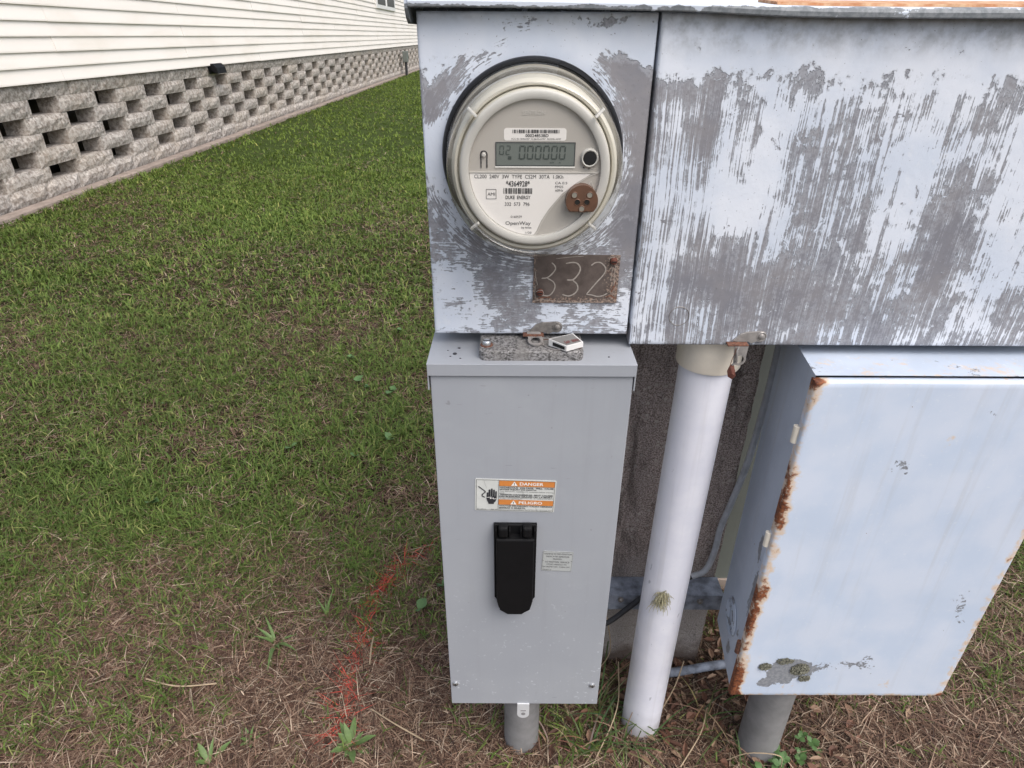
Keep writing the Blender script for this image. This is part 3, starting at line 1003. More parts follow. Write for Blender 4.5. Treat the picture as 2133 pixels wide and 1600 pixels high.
# rain lid with a drooping front lip
def build_lid():
    xs = [-0.0925, -0.05, 0.02, 0.10, 0.16, 0.20, 0.24, 0.28, 0.33, 0.40, 0.50, CAB_X1 + 0.008]
    dz = [0.0004, 0.0005, 0.0, -0.0012, -0.0022, -0.0040, -0.0056, -0.0062, -0.0064, -0.0064, -0.006, -0.006]
    prof = [(0.6420, 1.1212), (0.6385, 1.1204), (0.6372, 1.1215), (0.6368, 1.1250), (0.6376, 1.1275), (0.6402, 1.1290), (0.70, 1.1325), (0.86, 1.150), (0.86, 1.1255), (0.6425, 1.1250)]
    V, Fc = [], []
    k = len(prof)
    for x, d in zip(xs, dz):
        for y, z in prof:
            w = max(0.0, 1 - (y - 0.637) / 0.30)
            V.append((x, y, z + d * w))
    for i in range(len(xs) - 1):
        for j in range(k):
            Fc.append((i * k + j, i * k + (j + 1) % k, (i + 1) * k + (j + 1) % k, (i + 1) * k + j))
    Fc.append(tuple(range(k - 1, -1, -1))); Fc.append(tuple(range((len(xs) - 1) * k, len(xs) * k)))
    lid = obj_pd('rain_lid', V, Fc, 'lid', mc)
    xs2 = np.linspace(0.232, CAB_X1, 40)
    V, Fc = [], []
    for x in xs2:
        d = float(np.interp(x, xs, dz))
        e = 0.0022 * mnoise.noise(Vector((x * 60, 0, 0)))
        for y, z in ((0.6475 + e, 1.12955), (0.6480 + e, 1.1318), (0.70, 1.1352), (0.70, 1.1326)):
            V.append((x, y, z + d * (1 - (y - 0.637) / 0.30)))
    for i in range(len(xs2) - 1):
        for j in range(4):
            Fc.append((4 * i + j, 4 * i + (j + 1) % 4, 4 * i + 4 + (j + 1) % 4, 4 * i + 4 + j))
    Fc += [(3, 2, 1, 0), tuple(range(len(V) - 4, len(V)))]
    obj_pd('rusted_seam', V, Fc, 'rust_bright', lid)
    # side flange
    prof2 = [(0.6392, 1.1200), (0.645, 1.1130), (0.655, 1.1085), (0.80, 1.1085), (0.80, 1.1300), (0.6392, 1.1262)]
    V = [(x, y, z) for x in (-0.0958, -0.0928) for y, z in prof2]
    k = len(prof2)
    Fc = [tuple(range(k)), tuple(range(2 * k - 1, k - 1, -1))] + [(i, (i + 1) % k, k + (i + 1) % k, k + i) for i in range(k)]
    obj_pd('side_flange', V, Fc, 'lid', lid)
build_lid()
# taller rusty back rail above the lid
rail = panel('back_rail', 0.222, CAB_X1 + 0.02, 1.118, 1.168, 0.842, 0.02, 40, 8, 'rusty_front', mc,
             {'rust': lambda x, z: 0.55 + 0.25 * math.sin(x * 70), 'bias': lambda x, z: 0.9})

# number plate with scratched digits
pl = prism('number_plate', [(0.0222, 0.8405), (0.1150, 0.8412), (0.1152, 0.8950), (0.0230, 0.8956)], 0.6530, 0.6544, 'plate', mc)
def strokes(name, lines, w, y, mat, parent, jitter=0.0):
    V, Fc = [], []
    for pts in lines:
        P = catmull([(a, 0, b) for a, b in pts], 6)
        k0 = len(V)
        for i, p in enumerate(P):
            d = (P[min(i + 1, len(P) - 1)] - P[max(i - 1, 0)]).normalized()
            nrm = Vector((-d.z, 0, d.x))
            ww = w * (0.75 + 0.5 * abs(mnoise.noise(p * 300))) * (1.0 if 0 < i < len(P) - 1 else 0.5)
            V.append((p.x + nrm.x * ww, y, p.z + nrm.z * ww)); V.append((p.x - nrm.x * ww, y, p.z - nrm.z * ww))
        for i in range(len(P) - 1):
            a = k0 + 2 * i
            Fc.append((a, a + 1, a + 3, a + 2))
    return obj_pd(name, V, Fc, mat, parent)
def pp(x, y):   # position on the plate: 0..2133 across, 0..1163 down, of its drawing
    return (0.0232 + (x - 210) / 1720 * 0.0920, 0.8956 - (y - 90) / 960 * 0.0546)
strokes('scratched_digit', [[pp(560, 245), pp(620, 300), pp(640, 370), pp(580, 460), pp(480, 540), pp(365, 555)],
                            [pp(480, 550), pp(600, 620), pp(645, 710), pp(610, 820), pp(520, 905), pp(360, 895)]], 0.00075, 0.6527, 'scratch', pl)
strokes('scratched_digit', [[pp(845, 260), pp(960, 240), pp(1070, 255), pp(1140, 350), pp(1110, 460), pp(1010, 575), pp(880, 585)],
                            [pp(1000, 590), pp(1090, 670), pp(1110, 770), pp(1050, 860), pp(930, 910), pp(800, 880)]], 0.00085, 0.6527, 'scratch', pl)
strokes('scratched_digit', [[pp(1355, 295), pp(1440, 240), pp(1550, 245), pp(1650, 350), pp(1620, 470), pp(1480, 640), pp(1290, 880)],
                            [pp(1290, 875), pp(1400, 885), pp(1520, 915), pp(1630, 900), pp(1725, 850)]], 0.00075, 0.6527, 'scratch', pl)
strokes('edge_scratch', [[pp(225, 1010), pp(420, 990), pp(700, 1020), pp(1100, 1040), pp(1300, 1010), pp(1490, 975)],
                         [pp(235, 420), pp(255, 560), pp(290, 700)], [pp(240, 700), pp(235, 850), pp(250, 960)],
                         [pp(640, 170), pp(800, 150), pp(1000, 130), pp(1200, 120)], [pp(1790, 320), pp(1780, 480), pp(1770, 600)],
                         [pp(1850, 300), pp(1840, 460), pp(1850, 700)]], 0.0003, 0.65285, 'scratch', pl)
strokes('edge_scratch', [[pp(1700, 940), pp(1800, 900), pp(1880, 960)], [pp(1880, 620), pp(1850, 720), pp(1800, 830)],
                         [pp(300, 960), pp(420, 940), pp(560, 935)]], 0.0009, 0.65289, 'rust', pl)
for x, z in (pp(1800, 205), pp(340, 835)):
    s = lathe('screw', [(0.0, 0.6488), (0.0022, 0.6490), (0.0036, 0.6500), (0.0040, 0.6528)], x, z, 'dark_rust', pl, 16)
    box('slot', x - 0.0026, x + 0.0026, 0.64845, 0.6489, z - 0.0005, z + 0.0005, 'void', s)
strokes('torn_mark', [[pp(1690, 160), pp(1720, 120), pp(1800, 110)], [pp(255, 800), pp(300, 770), pp(380, 770), pp(415, 830), pp(400, 880)]], 0.0003, 0.6481, 'scratch', pl)

# latches (hasps)
def hasp(x0, z0, y, s=1.0, ring=True, mat='steel_dark'):
    """x0, z0 = rivet centre; the plate runs to the left and ends in a slotted tongue with a hanging eye"""
    r = 0.0066 * s
    poly = [(x0 + r * math.cos(t), z0 + r * math.sin(t)) for t in np.linspace(-2.2, 1.7, 14)]
    poly += [(x0 - 0.016 * s, z0 + 0.0056 * s), (x0 - 0.0235 * s, z0 + 0.0030 * s), (x0 - 0.031 * s, z0 - 0.0052 * s), (x0 - 0.027 * s, z0 - 0.0064 * s), (x0 - 0.013 * s, z0 - 0.0058 * s), (x0 - 0.0095 * s, z0 - 0.0085 * s)]
    h = prism('hasp', poly, y - 0.0022, y - 0.0004, mat, mc, bev=0.0004)
    lathe('rivet', [(0.0, y - 0.0046), (0.0018, y - 0.0045), (0.0032, y - 0.0036), (0.0034, y - 0.0021)], x0 + 0.0006, z0 + 0.0004, mat, h, 20)
    lathe('rivet_dish', [(0.0046, y - 0.0023), (0.0050, y - 0.0028), (0.0055, y - 0.0023)], x0 + 0.0006, z0 + 0.0004, mat, h, 24)
    bm = bmesh.new()
    add_box(bm, x0 - 0.038 * s, x0 - 0.0145 * s, y - 0.009, y - 0.0005, z0 - 0.0088 * s, z0 - 0.0068 * s, 0.0005)
    for v in bm.verts:
        v.co.z += 0.0006 * mnoise.noise(v.co * 400)
    obj_bm('tongue', bm, 'rust', h)
    return h
h1 = hasp(0.0500, 0.8113, 0.6548)
def lying_tab(name, mat, parent):
    """tab bent forward from the latch, lying just above the hub plate"""
    cx, cy = 0.0262, 0.6395
    outer = [(cx + 0.0088 * math.cos(t), cy + 0.0098 * math.sin(t)) for t in np.linspace(-3.5, 0.35, 22)]
    outer += [(0.0318, 0.6520), (0.0262, 0.6540), (0.0195, 0.6540), (0.0165, 0.6530)]
    inner = [(cx + 0.0056 * math.cos(t), cy + 0.0066 * math.sin(t)) for t in list(np.linspace(-3.5, 0.35, 22)) + [0.9, 1.4, 1.9, 2.4]]
    k = len(outer)
    def zz(y): return 0.7990 + max(0.0, y - 0.640) * 0.42
    V = [(x, y, zz(y) + 0.0016) for x, y in outer + inner] + [(x, y, zz(y)) for x, y in outer + inner]
    F_ = []
    for i in range(k):
        j = (i + 1) % k
        F_ += [(i, j, k + j, k + i), (2 * k + j, 2 * k + i, 3 * k + i, 3 * k + j), (j, i, 2 * k + i, 2 * k + j), (k + i, k + j, 3 * k + j, 3 * k + i)]
    return obj_pd(name, V, F_, mat, parent)
et = lying_tab('eye_tab', 'steel', h1)
upright('small_hole', 0.0212, 0.6480, [(0.0, 0.8045), (0.0014, 0.8045)], 'void', h1, 12)
h2 = hasp(0.2815, 0.8025, 0.6512, mat='steel')
c = (0.2597, 0.7770)
outer = [(c[0] + 0.0074 * math.cos(t), c[1] + 0.0078 * math.sin(t)) for t in np.linspace(-2.6, 0.4, 20)] + [(0.2672, 0.7938), (0.2620, 0.7942), (0.2560, 0.7942), (0.2515, 0.7930)]
inner = [(c[0] + 0.0050 * math.cos(t), c[1] + 0.0052 * math.sin(t)) for t in np.linspace(-2.6, 0.4, 20)] + [(c[0] + 0.005 * math.cos(t), c[1] + 0.0052 * math.sin(t)) for t in (0.9, 1.5, 2.1, 2.9)]
ring_prism('eye_tab', outer, inner, 0.6425, 0.6438, 'steel', h2)

# ------------------------------------------------------------------ electricity meter
em = thing('electric_meter', (CX, 0.655, CZ - 0.09), 'round electricity meter with clear dome, grey display and white nameplate on the blue cabinet', 'meter')
lathe('sealing_ring', [(0.0762, 0.6535), (0.0886, 0.6535), (0.0889, 0.6500), (0.0880, 0.6455), (0.0866, 0.6440), (0.0846, 0.6442), (0.0842, 0.6472), (0.0762, 0.6475)], CX, CZ, 'black_gloss', em, 96)
prism('ring_clasp', [(CX + 0.0885 * math.cos(t), CZ + 0.0885 * math.sin(t)) for t in np.linspace(1.30, 0.86, 8)] + [(CX + 0.0849 * math.cos(t), CZ + 0.0849 * math.sin(t)) for t in np.linspace(0.86, 1.30, 8)], 0.6428, 0.6438, 'black_gloss', em)
# inner body seen through the dome
body = lathe('meter_body', [(0.0755, 0.6470), (0.0752, 0.628), (0.0745, 0.612), (0.0738, 0.594), (0.0744, 0.5900), (0.0735, 0.5850), (0.0712, 0.5822), (0.0690, 0.5826), (0.0684, 0.5850), (0.0676, 0.5860), (0.0668, 0.5800), (0.0655, 0.5772), (0.0640, 0.5766), (0.0600, 0.5768), (0.0592, 0.5775), (0.0588, 0.5815), (0.0, 0.5815)], CX, CZ, 'meter_body', em, 96, True, 40)
lathe('body_band', [(0.0822, 0.6474), (0.0822, 0.6425), (0.0812, 0.6408), (0.0775, 0.6400), (0.0768, 0.6335), (0.0752, 0.633)], CX, CZ, 'meter_dark', em, 96)
lathe('face_rim', [(0.0662, 0.57775), (0.0655, 0.57685), (0.0640, 0.57625), (0.0600, 0.57645), (0.0586, 0.5772), (0.0583, 0.5812)], CX, CZ, 'meter_ring', em, 96, True, 40)
face = lathe('face_plate', [(0.0585, 0.58105), (0.0, 0.58105)], CX, CZ, 'meter_face', em, 96)
# fixing lugs of the dome
for a in (0.73, PI - 0.73, -0.73, PI + 0.73):
    u, v = Vector((math.cos(a), 0, math.sin(a))), Vector((-math.sin(a), 0, math.cos(a)))
    bm = bmesh.new()
    add_box(bm, 0.0672, 0.0772, 0.5692, 0.5765, -0.0010, 0.0010, 0.0004)
    for w_ in bm.verts:
        x, y, z = w_.co
        p = Vector((CX, 0, CZ)) + u * x + v * z
        w_.co = Vector((p.x, y + max(0, (x - 0.0725)) * 0.9, p.z))
    obj_bm('cover_lug', bm, 'meter_ring', em)
lathe('clear_cover', [(0.0838, 0.6470), (0.0838, 0.6405), (0.0815, 0.6385), (0.0797, 0.625), (0.0788, 0.600), (0.0784, 0.583), (0.0775, 0.5752), (0.0752, 0.5700), (0.0728, 0.5680), (0.0722, 0.5664), (0.0708, 0.5660), (0.0700, 0.5672), (0.0680, 0.5674), (0.0655, 0.5670), (0.0, 0.5668)], CX, CZ, 'cover', em, 96, True, 60)
# display
FY = 0.58105
lcd = prism('display', rect(-0.0152, 0.0540, 0.9989, 1.0182), FY - 0.0004, FY, 'lcd', em)
obj_pd('display_edge', [(x, FY - 0.0007, z) for r_ in frame_polys(-0.0156, 0.0544, 0.9985, 1.0186, 0.0008) for x, z in r_], [tuple(range(4 * i, 4 * i + 4)) for i in range(4)], 'lcd_edge', lcd)
obj_pd('display_sill', [(x, FY - 0.0010, z) for x, z in rect(-0.0160, 0.0548, 0.9972, 0.9984)], [(0, 1, 2, 3)], 'white_print', lcd)
def seg_digit(x0, x1, z0, z1, t, segs, sl=0.10):
    h = z1 - z0
    zm = (z0 + z1) / 2
    g = t * 0.25
    def sk(p):
        return [(x + (z - z0) * sl, z) for x, z in p]
    out = []
    if 'a' in segs: out.append(sk([(x0 + g + t * .4, z1), (x1 - g - t * .4, z1), (x1 - g - t, z1 - t), (x0 + g + t, z1 - t)]))
    if 'd' in segs: out.append(sk([(x0 + g + t * .4, z0), (x1 - g - t * .4, z0), (x1 - g - t, z0 + t), (x0 + g + t, z0 + t)]))
    if 'g' in segs: out.append(sk([(x0 + g + t * .5, zm), (x0 + t * 1.2, zm + t / 2), (x1 - t * 1.2, zm + t / 2), (x1 - g - t * .5, zm), (x1 - t * 1.2, zm - t / 2), (x0 + t * 1.2, zm - t / 2)]))
    for k, xa, za, zb in (('f', x0, zm, z1), ('e', x0, z0, zm)):
        if k in segs: out.append(sk([(xa, za + g * 1.6), (xa + t, za + g * 1.6 + t * .3), (xa + t, zb - t - g), (xa, zb - g * 1.6)]))
    for k, xa, za, zb in (('b', x1, zm, z1), ('c', x1, z0, zm)):
        if k in segs: out.append(sk([(xa, za + g * 1.6), (xa, zb - g * 1.6), (xa - t, zb - t - g), (xa - t, za + g * 1.6 + t * .3)]))
    return out
def polys_obj(name, polys, y, mat, parent):
    V, Fc = [], []
    for p in polys:
        k = len(V)
        V += [(x, y, z) for x, z in p]
        Fc.append(tuple(range(k, k + len(p))))
    return obj_pd(name, V, Fc, mat, parent)
ZERO = 'abcdef'
for i in range(6):
    x = 0.0049 + i * 0.00705
    polys_obj('display_digit', seg_digit(x, x + 0.0055, 1.0042, 1.0158, 0.0011, ZERO, 0.05), FY - 0.0008, 'segment', lcd)
polys_obj('display_digit', seg_digit(-0.0122, -0.0083, 1.0080, 1.0157, 0.00065, ZERO, 0.05), FY - 0.0008, 'segment', lcd)
polys_obj('display_digit', seg_digit(-0.0066, -0.0027, 1.0080, 1.0157, 0.00065, 'abged', 0.05), FY - 0.0008, 'segment', lcd)
polys_obj('display_mark', [rect(-0.0045, -0.0016, 1.0042, 1.0068)], FY - 0.0008, 'segment', lcd)
lettering('display_units', [('kW', 0.0325, 0.0365, 1.0010, 1.0025), ('h', 0.0405, 0.0418, 1.0010, 1.0025)], FY - 0.0008, 'segment', lcd)
# upper sticker
def barcode(x0, x1, z0, z1, seed, n):
    r_ = random.Random(seed)
    out = []
    x = x0
    unit = (x1 - x0) / n
    while x < x1 - unit:
        w = unit * r_.choice((0.7, 0.7, 1.5))
        out.append(rect(x, min(x + w, x1), z0, z1))
        x += w + unit * r_.choice((0.6, 0.6, 1.3))
    return out
s1 = prism('serial_sticker', rrect(-0.0081, 0.0460, 1.0197, 1.0298, 0.0022), FY - 0.0003, FY, 'nameplate', em)
lettering('lettering', [('00024853BD', 0.0106, 0.0306, 1.0227, 1.0252, 0.012), ('FCC ID: SK9AMI7  IC:864G-AMI7  MODEL:AMI7', -0.0015, 0.0415, 1.0205, 1.0218)], FY - 0.0006, 'ink', s1, barcode(-0.0006, 0.0407, 1.0259, 1.0287, 3, 62))
# lower nameplate: a sector of the face
cur = [(0.0690, 0.9920), (0.0680, 0.9911), (0.0566, 0.9841), (0.0446, 0.9749), (0.0326, 0.9606), (0.0260, 0.9499), (0.0218, 0.9404), (0.0195, 0.9372)]
arc = [(CX + 0.0578 * math.cos(t), CZ + 0.0578 * math.sin(t)) for t in np.linspace(-PI / 2 - 0.01, -PI - 0.0, 30)]
arc = [p for p in arc if p[1] < 0.9917] + [(-0.0386, 0.9920)]
npl = prism('nameplate', cur + arc, FY - 0.0003, FY, 'nameplate', em)
lettering('lettering', [('CL200  240V  3W  TYPE  CS2M  30TA  1.0Kh', -0.0347, 0.0448, 0.9879, 0.9911),
                        ('*4364928*', -0.0063, 0.0150, 0.9808, 0.9860, 0.015), ('DUKE  ENERGY', -0.0067, 0.0159, 0.9697, 0.9729, 0.012),
                        ('332  573  796', -0.0074, 0.0152, 0.9638, 0.9669), ('AMI', -0.0230, -0.0163, 0.9728, 0.9755),
                        ('CA 0.5', 0.0378, 0.0486, 0.9831, 0.9852), ('FM2S', 0.0380, 0.0451, 0.9798, 0.9819), ('60Hz', 0.0381, 0.0452, 0.9767, 0.9788),
                        ('0160539', -0.0020, 0.0082, 0.9528, 0.9549), ('OpenWay', -0.0068, 0.0165, 0.9453, 0.9496),
                        ('by Itron', 0.0080, 0.0172, 0.9425, 0.9447, 0.01), ('1/20', 0.0120, 0.0174, 0.9382, 0.9401)], FY - 0.0006, 'ink', npl,
          barcode(-0.0085, 0.0172, 0.9745, 0.9795, 11, 38) + frame_polys(-0.0244, -0.0151, 0.9697, 0.9785, 0.0004))
prism('divider_ridge', rect(-0.0388, 0.0765, 0.9926, 0.9937), FY - 0.0009, FY, 'emboss', em)
strokes('curved_ridge', [[(0.0760, 0.9928), (0.0690, 0.9905), (0.0577, 0.9838), (0.0458, 0.9745), (0.0338, 0.9602), (0.0270, 0.9492), (0.0228, 0.9398), (0.0200, 0.9368)]], 0.0005, FY - 0.0007, 'emboss', em)
lettering('embossed_name', [('SENTRON', 0.0078, 0.0272, 1.0405, 1.0440, 0.02)], FY - 0.0006, 'emboss', em)
strokes('warning_triangle', [[(0.0735, 0.9772), (0.0725, 0.9800), (0.0700, 0.9862)], [(0.0700, 0.9862), (0.0660, 0.9800), (0.0648, 0.9780)], [(0.0648, 0.9774), (0.0690, 0.9772), (0.0735, 0.9772)]], 0.0004, FY - 0.0006, 'emboss', em)
lathe('moulding_dot', [(0.0, FY - 0.0008), (0.0012, FY - 0.0007), (0.0015, FY)], 0.0195, 0.9312, 'emboss', em, 12)
# push pin and its printed track
pk = strokes('pin_track', [[(-0.0284, 0.9965), (-0.0284, 1.0030), (-0.0286, 1.0078), (-0.0278, 1.0102), (-0.0258, 1.0110), (-0.0238, 1.0102), (-0.0230, 1.0078), (-0.0232, 1.0030), (-0.0232, 0.9965)]], 0.00062, FY - 0.0005, 'ink', em)
lathe('push_pin', [(0.0, FY - 0.0034), (0.0014, FY - 0.0032), (0.0019, FY - 0.0022), (0.0019, FY)], -0.0258, 1.0080, 'meter_ring', em, 20)
# demand reset button
bt = lathe('button_collar', [(0.0060, FY - 0.0036), (0.0068, FY - 0.0040), (0.0078, FY - 0.0026), (0.0083, FY - 0.0002)], 0.0672, 1.0058, 'meter_ring', em, 40)
lathe('button', [(0.0, FY - 0.0035), (0.0055, FY - 0.0034), (0.0061, FY - 0.0026), (0.0062, FY)], 0.0672, 1.0058, 'black_gloss', bt, 32)
strokes('button_marks', [[(0.0622, 0.9982), (0.0630, 0.9968)], [(0.0676, 0.9972), (0.0670, 0.9962)]], 0.0005, FY - 0.0006, 'ink', em)
# optical port
px_, pz_ = 0.0617, 0.9700
pr = 0.0143
pol = [(px_ + pr * math.cos(t), pz_ + pr * math.sin(t)) for t in np.linspace(-0.72, PI + 0.72, 30)]
pol = [(x, max(z, 0.9608)) for x, z in pol]
op = prism('optical_port', pol, 0.5705, FY, 'copper', em, bev=0.0010)
for x, z, m_ in ((0.0547, 0.9757, 'meter_dark'), (0.0683, 0.9758, 'meter_dark'), (0.0575, 0.9695, 'void'), (0.0660, 0.9695, 'void'), (0.0618, 0.9637, 'meter_dark')):
    hb = lathe('port_rim', [(0.0023, 0.5704), (0.0026, 0.5699), (0.0031, 0.5704)], x, z, 'copper', op, 20)
    lathe('port_eye', [(0.0, 0.5703), (0.0023, 0.5703)], x, z, m_, hb, 16)

# ------------------------------------------------------------------ seal on the latch, and the torn seal on the other latch
sl = thing('meter_seal', (0.055, 0.640, 0.798), 'white plastic meter seal on a thin wire lying on the zinc hub plate', 'seal')
def seal_box():
    # wedge lying flat, slightly turned
    c, s = math.cos(0.50), math.sin(0.50)
    def T(u, v, w):
        return (0.0555 + u * c - v * s, 0.6265 + u * s + v * c, 0.7990 + w)
    L, W_, H = 0.0205, 0.0110, 0.0060
    V = [T(-L * .1, -W_, 0), T(L, -W_ * .9, 0), T(L, W_, 0), T(-L * .55, W_, 0), T(-L * .1, -W_, H), T(L, -W_ * .9, H), T(L, W_, H + .002), T(-L * .55, W_, H + .002)]
    b_ = obj_pd('seal_body', V, [(3, 2, 1, 0), (4, 5, 6, 7), (0, 1, 5, 4), (1, 2, 6, 5), (2, 3, 7, 6), (3, 0, 4, 7)], 'seal_white', sl)
    q = [T(-L * .05, -W_ * .85, H + .0004), T(L * .93, -W_ * .78, H + .0004), T(L * .93, W_ * .9, H + .0022), T(-L * .48, W_ * .9, H + .0022)]
    obj_pd('seal_label', q, [(0, 1, 2, 3)], 'seal_grey', b_)
    V2, F2 = text_polys([('569  8001', 0.0, 1.0, 0.0, 1.0, 0.02)])
    def Q(a, b):
        u = -L * .0 + a * L * .85
        v = -W_ * .62 + b * W_ * .5
        return T(u, v, H + .0008 + (v + W_) / (2 * W_) * .0018)
    obj_pd('seal_print', [Q(a, b) for a, b in V2], F2, 'seal_red', b_)
    V = [T(-L * .14, -W_ * .9, 0.002), T(-L * .42, W_ * .5, 0.002), T(-L * .42, W_ * .5, 0.0062), T(-L * .14, -W_ * .9, 0.0058)]
    V = [(x - 0.0008, y - 0.0008, z) for x, y, z in V]
    obj_pd('seal_slot', V, [(0, 1, 2, 3)], 'void', b_)
seal_box()
tube('seal_wire', catmull([(0.0300, 0.6440, 0.7872 + 0.0115), (0.0330, 0.6350, 0.7990), (0.0420, 0.6240, 0.7985), (0.0520, 0.6200, 0.7990), (0.0555, 0.6225, 0.8020)], 6), 0.0005, 'wire', sl, 6)
tube('seal_wire', catmull([(0.0345, 0.6460, 0.7990), (0.0420, 0.6420, 0.8010), (0.0480, 0.6380, 0.8025)], 5), 0.0005, 'rust', sl, 6)

ts = thing('torn_seal', (0.2535, 0.642, 0.752), 'torn rusty metal seal hanging by wire from the latch over the white pipe', 'seal')
bm = bmesh.new()
pts = [(0.2500, 0.6415, 0.7700), (0.2540, 0.6405, 0.7705), (0.2562, 0.6400, 0.7640), (0.2580, 0.6400, 0.7565), (0.2548, 0.6405, 0.7520), (0.2495, 0.6412, 0.7555), (0.2480, 0.6418, 0.7620)]
a = [bm.verts.new(Vector(p) + Vector((0, 0.0012 * mnoise.noise(Vector(p) * 400), 0))) for p in pts]
b_ = [bm.verts.new(Vector(p) + Vector((0.0004, 0.0016, 0.0))) for p in pts]
cc = bm.verts.new((0.2528, 0.6385, 0.7610)); cb = bm.verts.new((0.2530, 0.6425, 0.7610))
for i in range(7):
    j = (i + 1) % 7
    bm.faces.new((a[i], a[j], cc)); bm.faces.new((b_[j], b_[i], cb)); bm.faces.new((a[j], a[i], b_[i], b_[j]))
obj_bm('seal_plate', bm, 'dark_rust', ts)
tube('seal_strap', catmull([(0.2522, 0.6420, 0.7700), (0.2560, 0.6410, 0.7745), (0.2552, 0.6405, 0.7820), (0.2545, 0.6410, 0.7880), (0.2565, 0.6420, 0.7925)], 6), 0.0013, 'steel', ts, 6)
tube('seal_wire', catmull([(0.2500, 0.6418, 0.7690), (0.2508, 0.6412, 0.7780), (0.2525, 0.6410, 0.7860), (0.2530, 0.6418, 0.7925)], 6), 0.0004, 'rust', ts, 5)

# ------------------------------------------------------------------ breaker box
bx = thing('breaker_box', (0.0215, 0.68, 0.192), 'tall light grey breaker box with black handle cover and warning sticker', 'breaker box')
box('back_box', -0.0890, 0.1330, 0.618, 0.748, 0.196, 0.7800, 'enamel', bx, bev=0.001)
cv = box('front_cover', -0.0907, 0.1345, 0.6130, 0.6172, 0.1922, 0.7765, 'enamel', bx, bev=0.0009)
# hood: folded sheet with a front skirt and longer side skirts
bm = bmesh.new()
V = {}
X0, X1, Y0, Y1, ZT, ZF, ZS, t = -0.0938, 0.1372, 0.6095, 0.750, 0.7860, 0.7712, 0.7525, 0.0016
add_box(bm, X0, X1, Y0, Y1, ZT - t, ZT, 0.0007)
add_box(bm, X0 + 0.0004, X1 - 0.0004, Y0 + 0.0001, Y0 + t, ZF, ZT - 0.0007, 0.0005)
hood = obj_bm('hood', bm, 'enamel', bx)
for xa, xb in ((X0 + 0.0001, X0 + t), (X1 - t, X1 - 0.0001)):
    v = [(xa, Y0 + 0.0022, ZF - 0.006), (xa, Y0 + 0.0022, ZS), (xa, Y1, ZS), (xa, Y1, ZT - t), (xa, Y0 + 0.0022, ZT - t)]
    v += [(xb, y, z) for _, y, z in v]
    obj_pd('hood_skirt', v, [(0, 1, 2, 3, 4), (9, 8, 7, 6, 5), (0, 5, 6, 1), (1, 6, 7, 2), (2, 7, 8, 3), (3, 8, 9, 4), (4, 9, 5, 0)], 'enamel', hood)
# hub plate between the two boxes
def plan_prism(name, poly, z0, z1, mat, parent, bev=0.0):
    bm = bmesh.new()
    a = [bm.verts.new((x, y, z1)) for x, y in poly]
    b = [bm.verts.new((x, y, z0)) for x, y in poly]
    f = bm.faces.new(a); bm.faces.new(list(reversed(b)))
    k = len(poly)
    for i in range(k):
        bm.faces.new((a[i], a[(i + 1) % k], b[(i + 1) % k], b[i]))
    if bev:
        bmesh.ops.bevel(bm, geom=list(f.edges), offset=bev, segments=3, affect='EDGES', profile=0.5)
    return obj_bm(name, bm, mat, parent)
hub = plan_prism('hub_plate', rrect(-0.0368, 0.0790, 0.6185, 0.735, 0.009), 0.78605, 0.7975, 'hub', bx, 0.0025)
plan_prism('hub_neck', [(0.021 + 0.032 * math.cos(2 * PI * i / 32), 0.700 + 0.032 * math.sin(2 * PI * i / 32)) for i in range(32)], 0.7976, 0.806, 'hub', hub)
for x, y in ((-0.0285, 0.6345), (0.0712, 0.6330)):
    upright('washer', x, y, [(0.0, 0.7984), (0.0068, 0.7984), (0.0072, 0.7976)], 'rust', hub, 24)
    sc = upright('screw', x, y, [(0.0, 0.8032), (0.0040, 0.8030), (0.0047, 0.8020), (0.0048, 0.7985)], 'zinc', hub, 24)
    box('slot', x - 0.0042, x + 0.0042, y - 0.0006, y + 0.0006, 0.8029, 0.80345, 'void', sc)
# hood debris
for i, (x, y, s_) in enumerate(((-0.0640, 0.634, 0.0016), (-0.0605, 0.649, 0.0011), (-0.0575, 0.623, 0.0008), (-0.0690, 0.628, 0.0007), (-0.073, 0.643, 0.0006), (0.108, 0.628, 0.0008))):
    bm = bmesh.new()
    bmesh.ops.create_icosphere(bm, subdivisions=1, radius=s_)
    for v in bm.verts:
        v.co.x *= 1.3 + 0.6 * random.random()
        v.co = v.co * (0.7 + 0.6 * random.random()) + Vector((x, y, 0.7860 + s_ * 0.45))
    d = obj_bm('debris_crumb', bm, 'cable_dark', None, (x, y, 0.786))
    tag(d, 'tiny dark crumb of debris lying on the breaker box hood', 'debris', 'debris crumbs on the hood')
# handle cover
LY = 0.6126
hc = prism('handle_cover', [(-0.0222, 0.5590), (0.0326, 0.5590), (0.0326, 0.4300), (0.0300, 0.4290), (0.0285, 0.4190), (0.0265, 0.4150), (0.0170, 0.4040), (0.0145, 0.4010), (-0.0040, 0.4010), (-0.0065, 0.4040), (-0.0155, 0.4150), (-0.0178, 0.4190), (-0.0195, 0.4290), (-0.0222, 0.4300)], 0.6080, 0.6129, 'black', bx, bev=0.0008)
prism('flap', [(-0.0188, 0.5450), (0.0292, 0.5450), (0.0292, 0.4350), (0.0268, 0.4235), (0.0242, 0.4215), (0.0150, 0.4105), (-0.0046, 0.4105), (-0.0138, 0.4215), (-0.0164, 0.4235), (-0.0188, 0.4350)], 0.5955, 0.6078, 'black', hc, bev=0.0018)
for xa, xb in ((-0.0158, -0.0040), (0.0144, 0.0260)):
    bm = bmesh.new()
    add_box(bm, xa, xb, 0.5955, 0.6079, 0.5480, 0.5640, 0.0028)
    obj_bm('hinge', bm, 'black', hc)
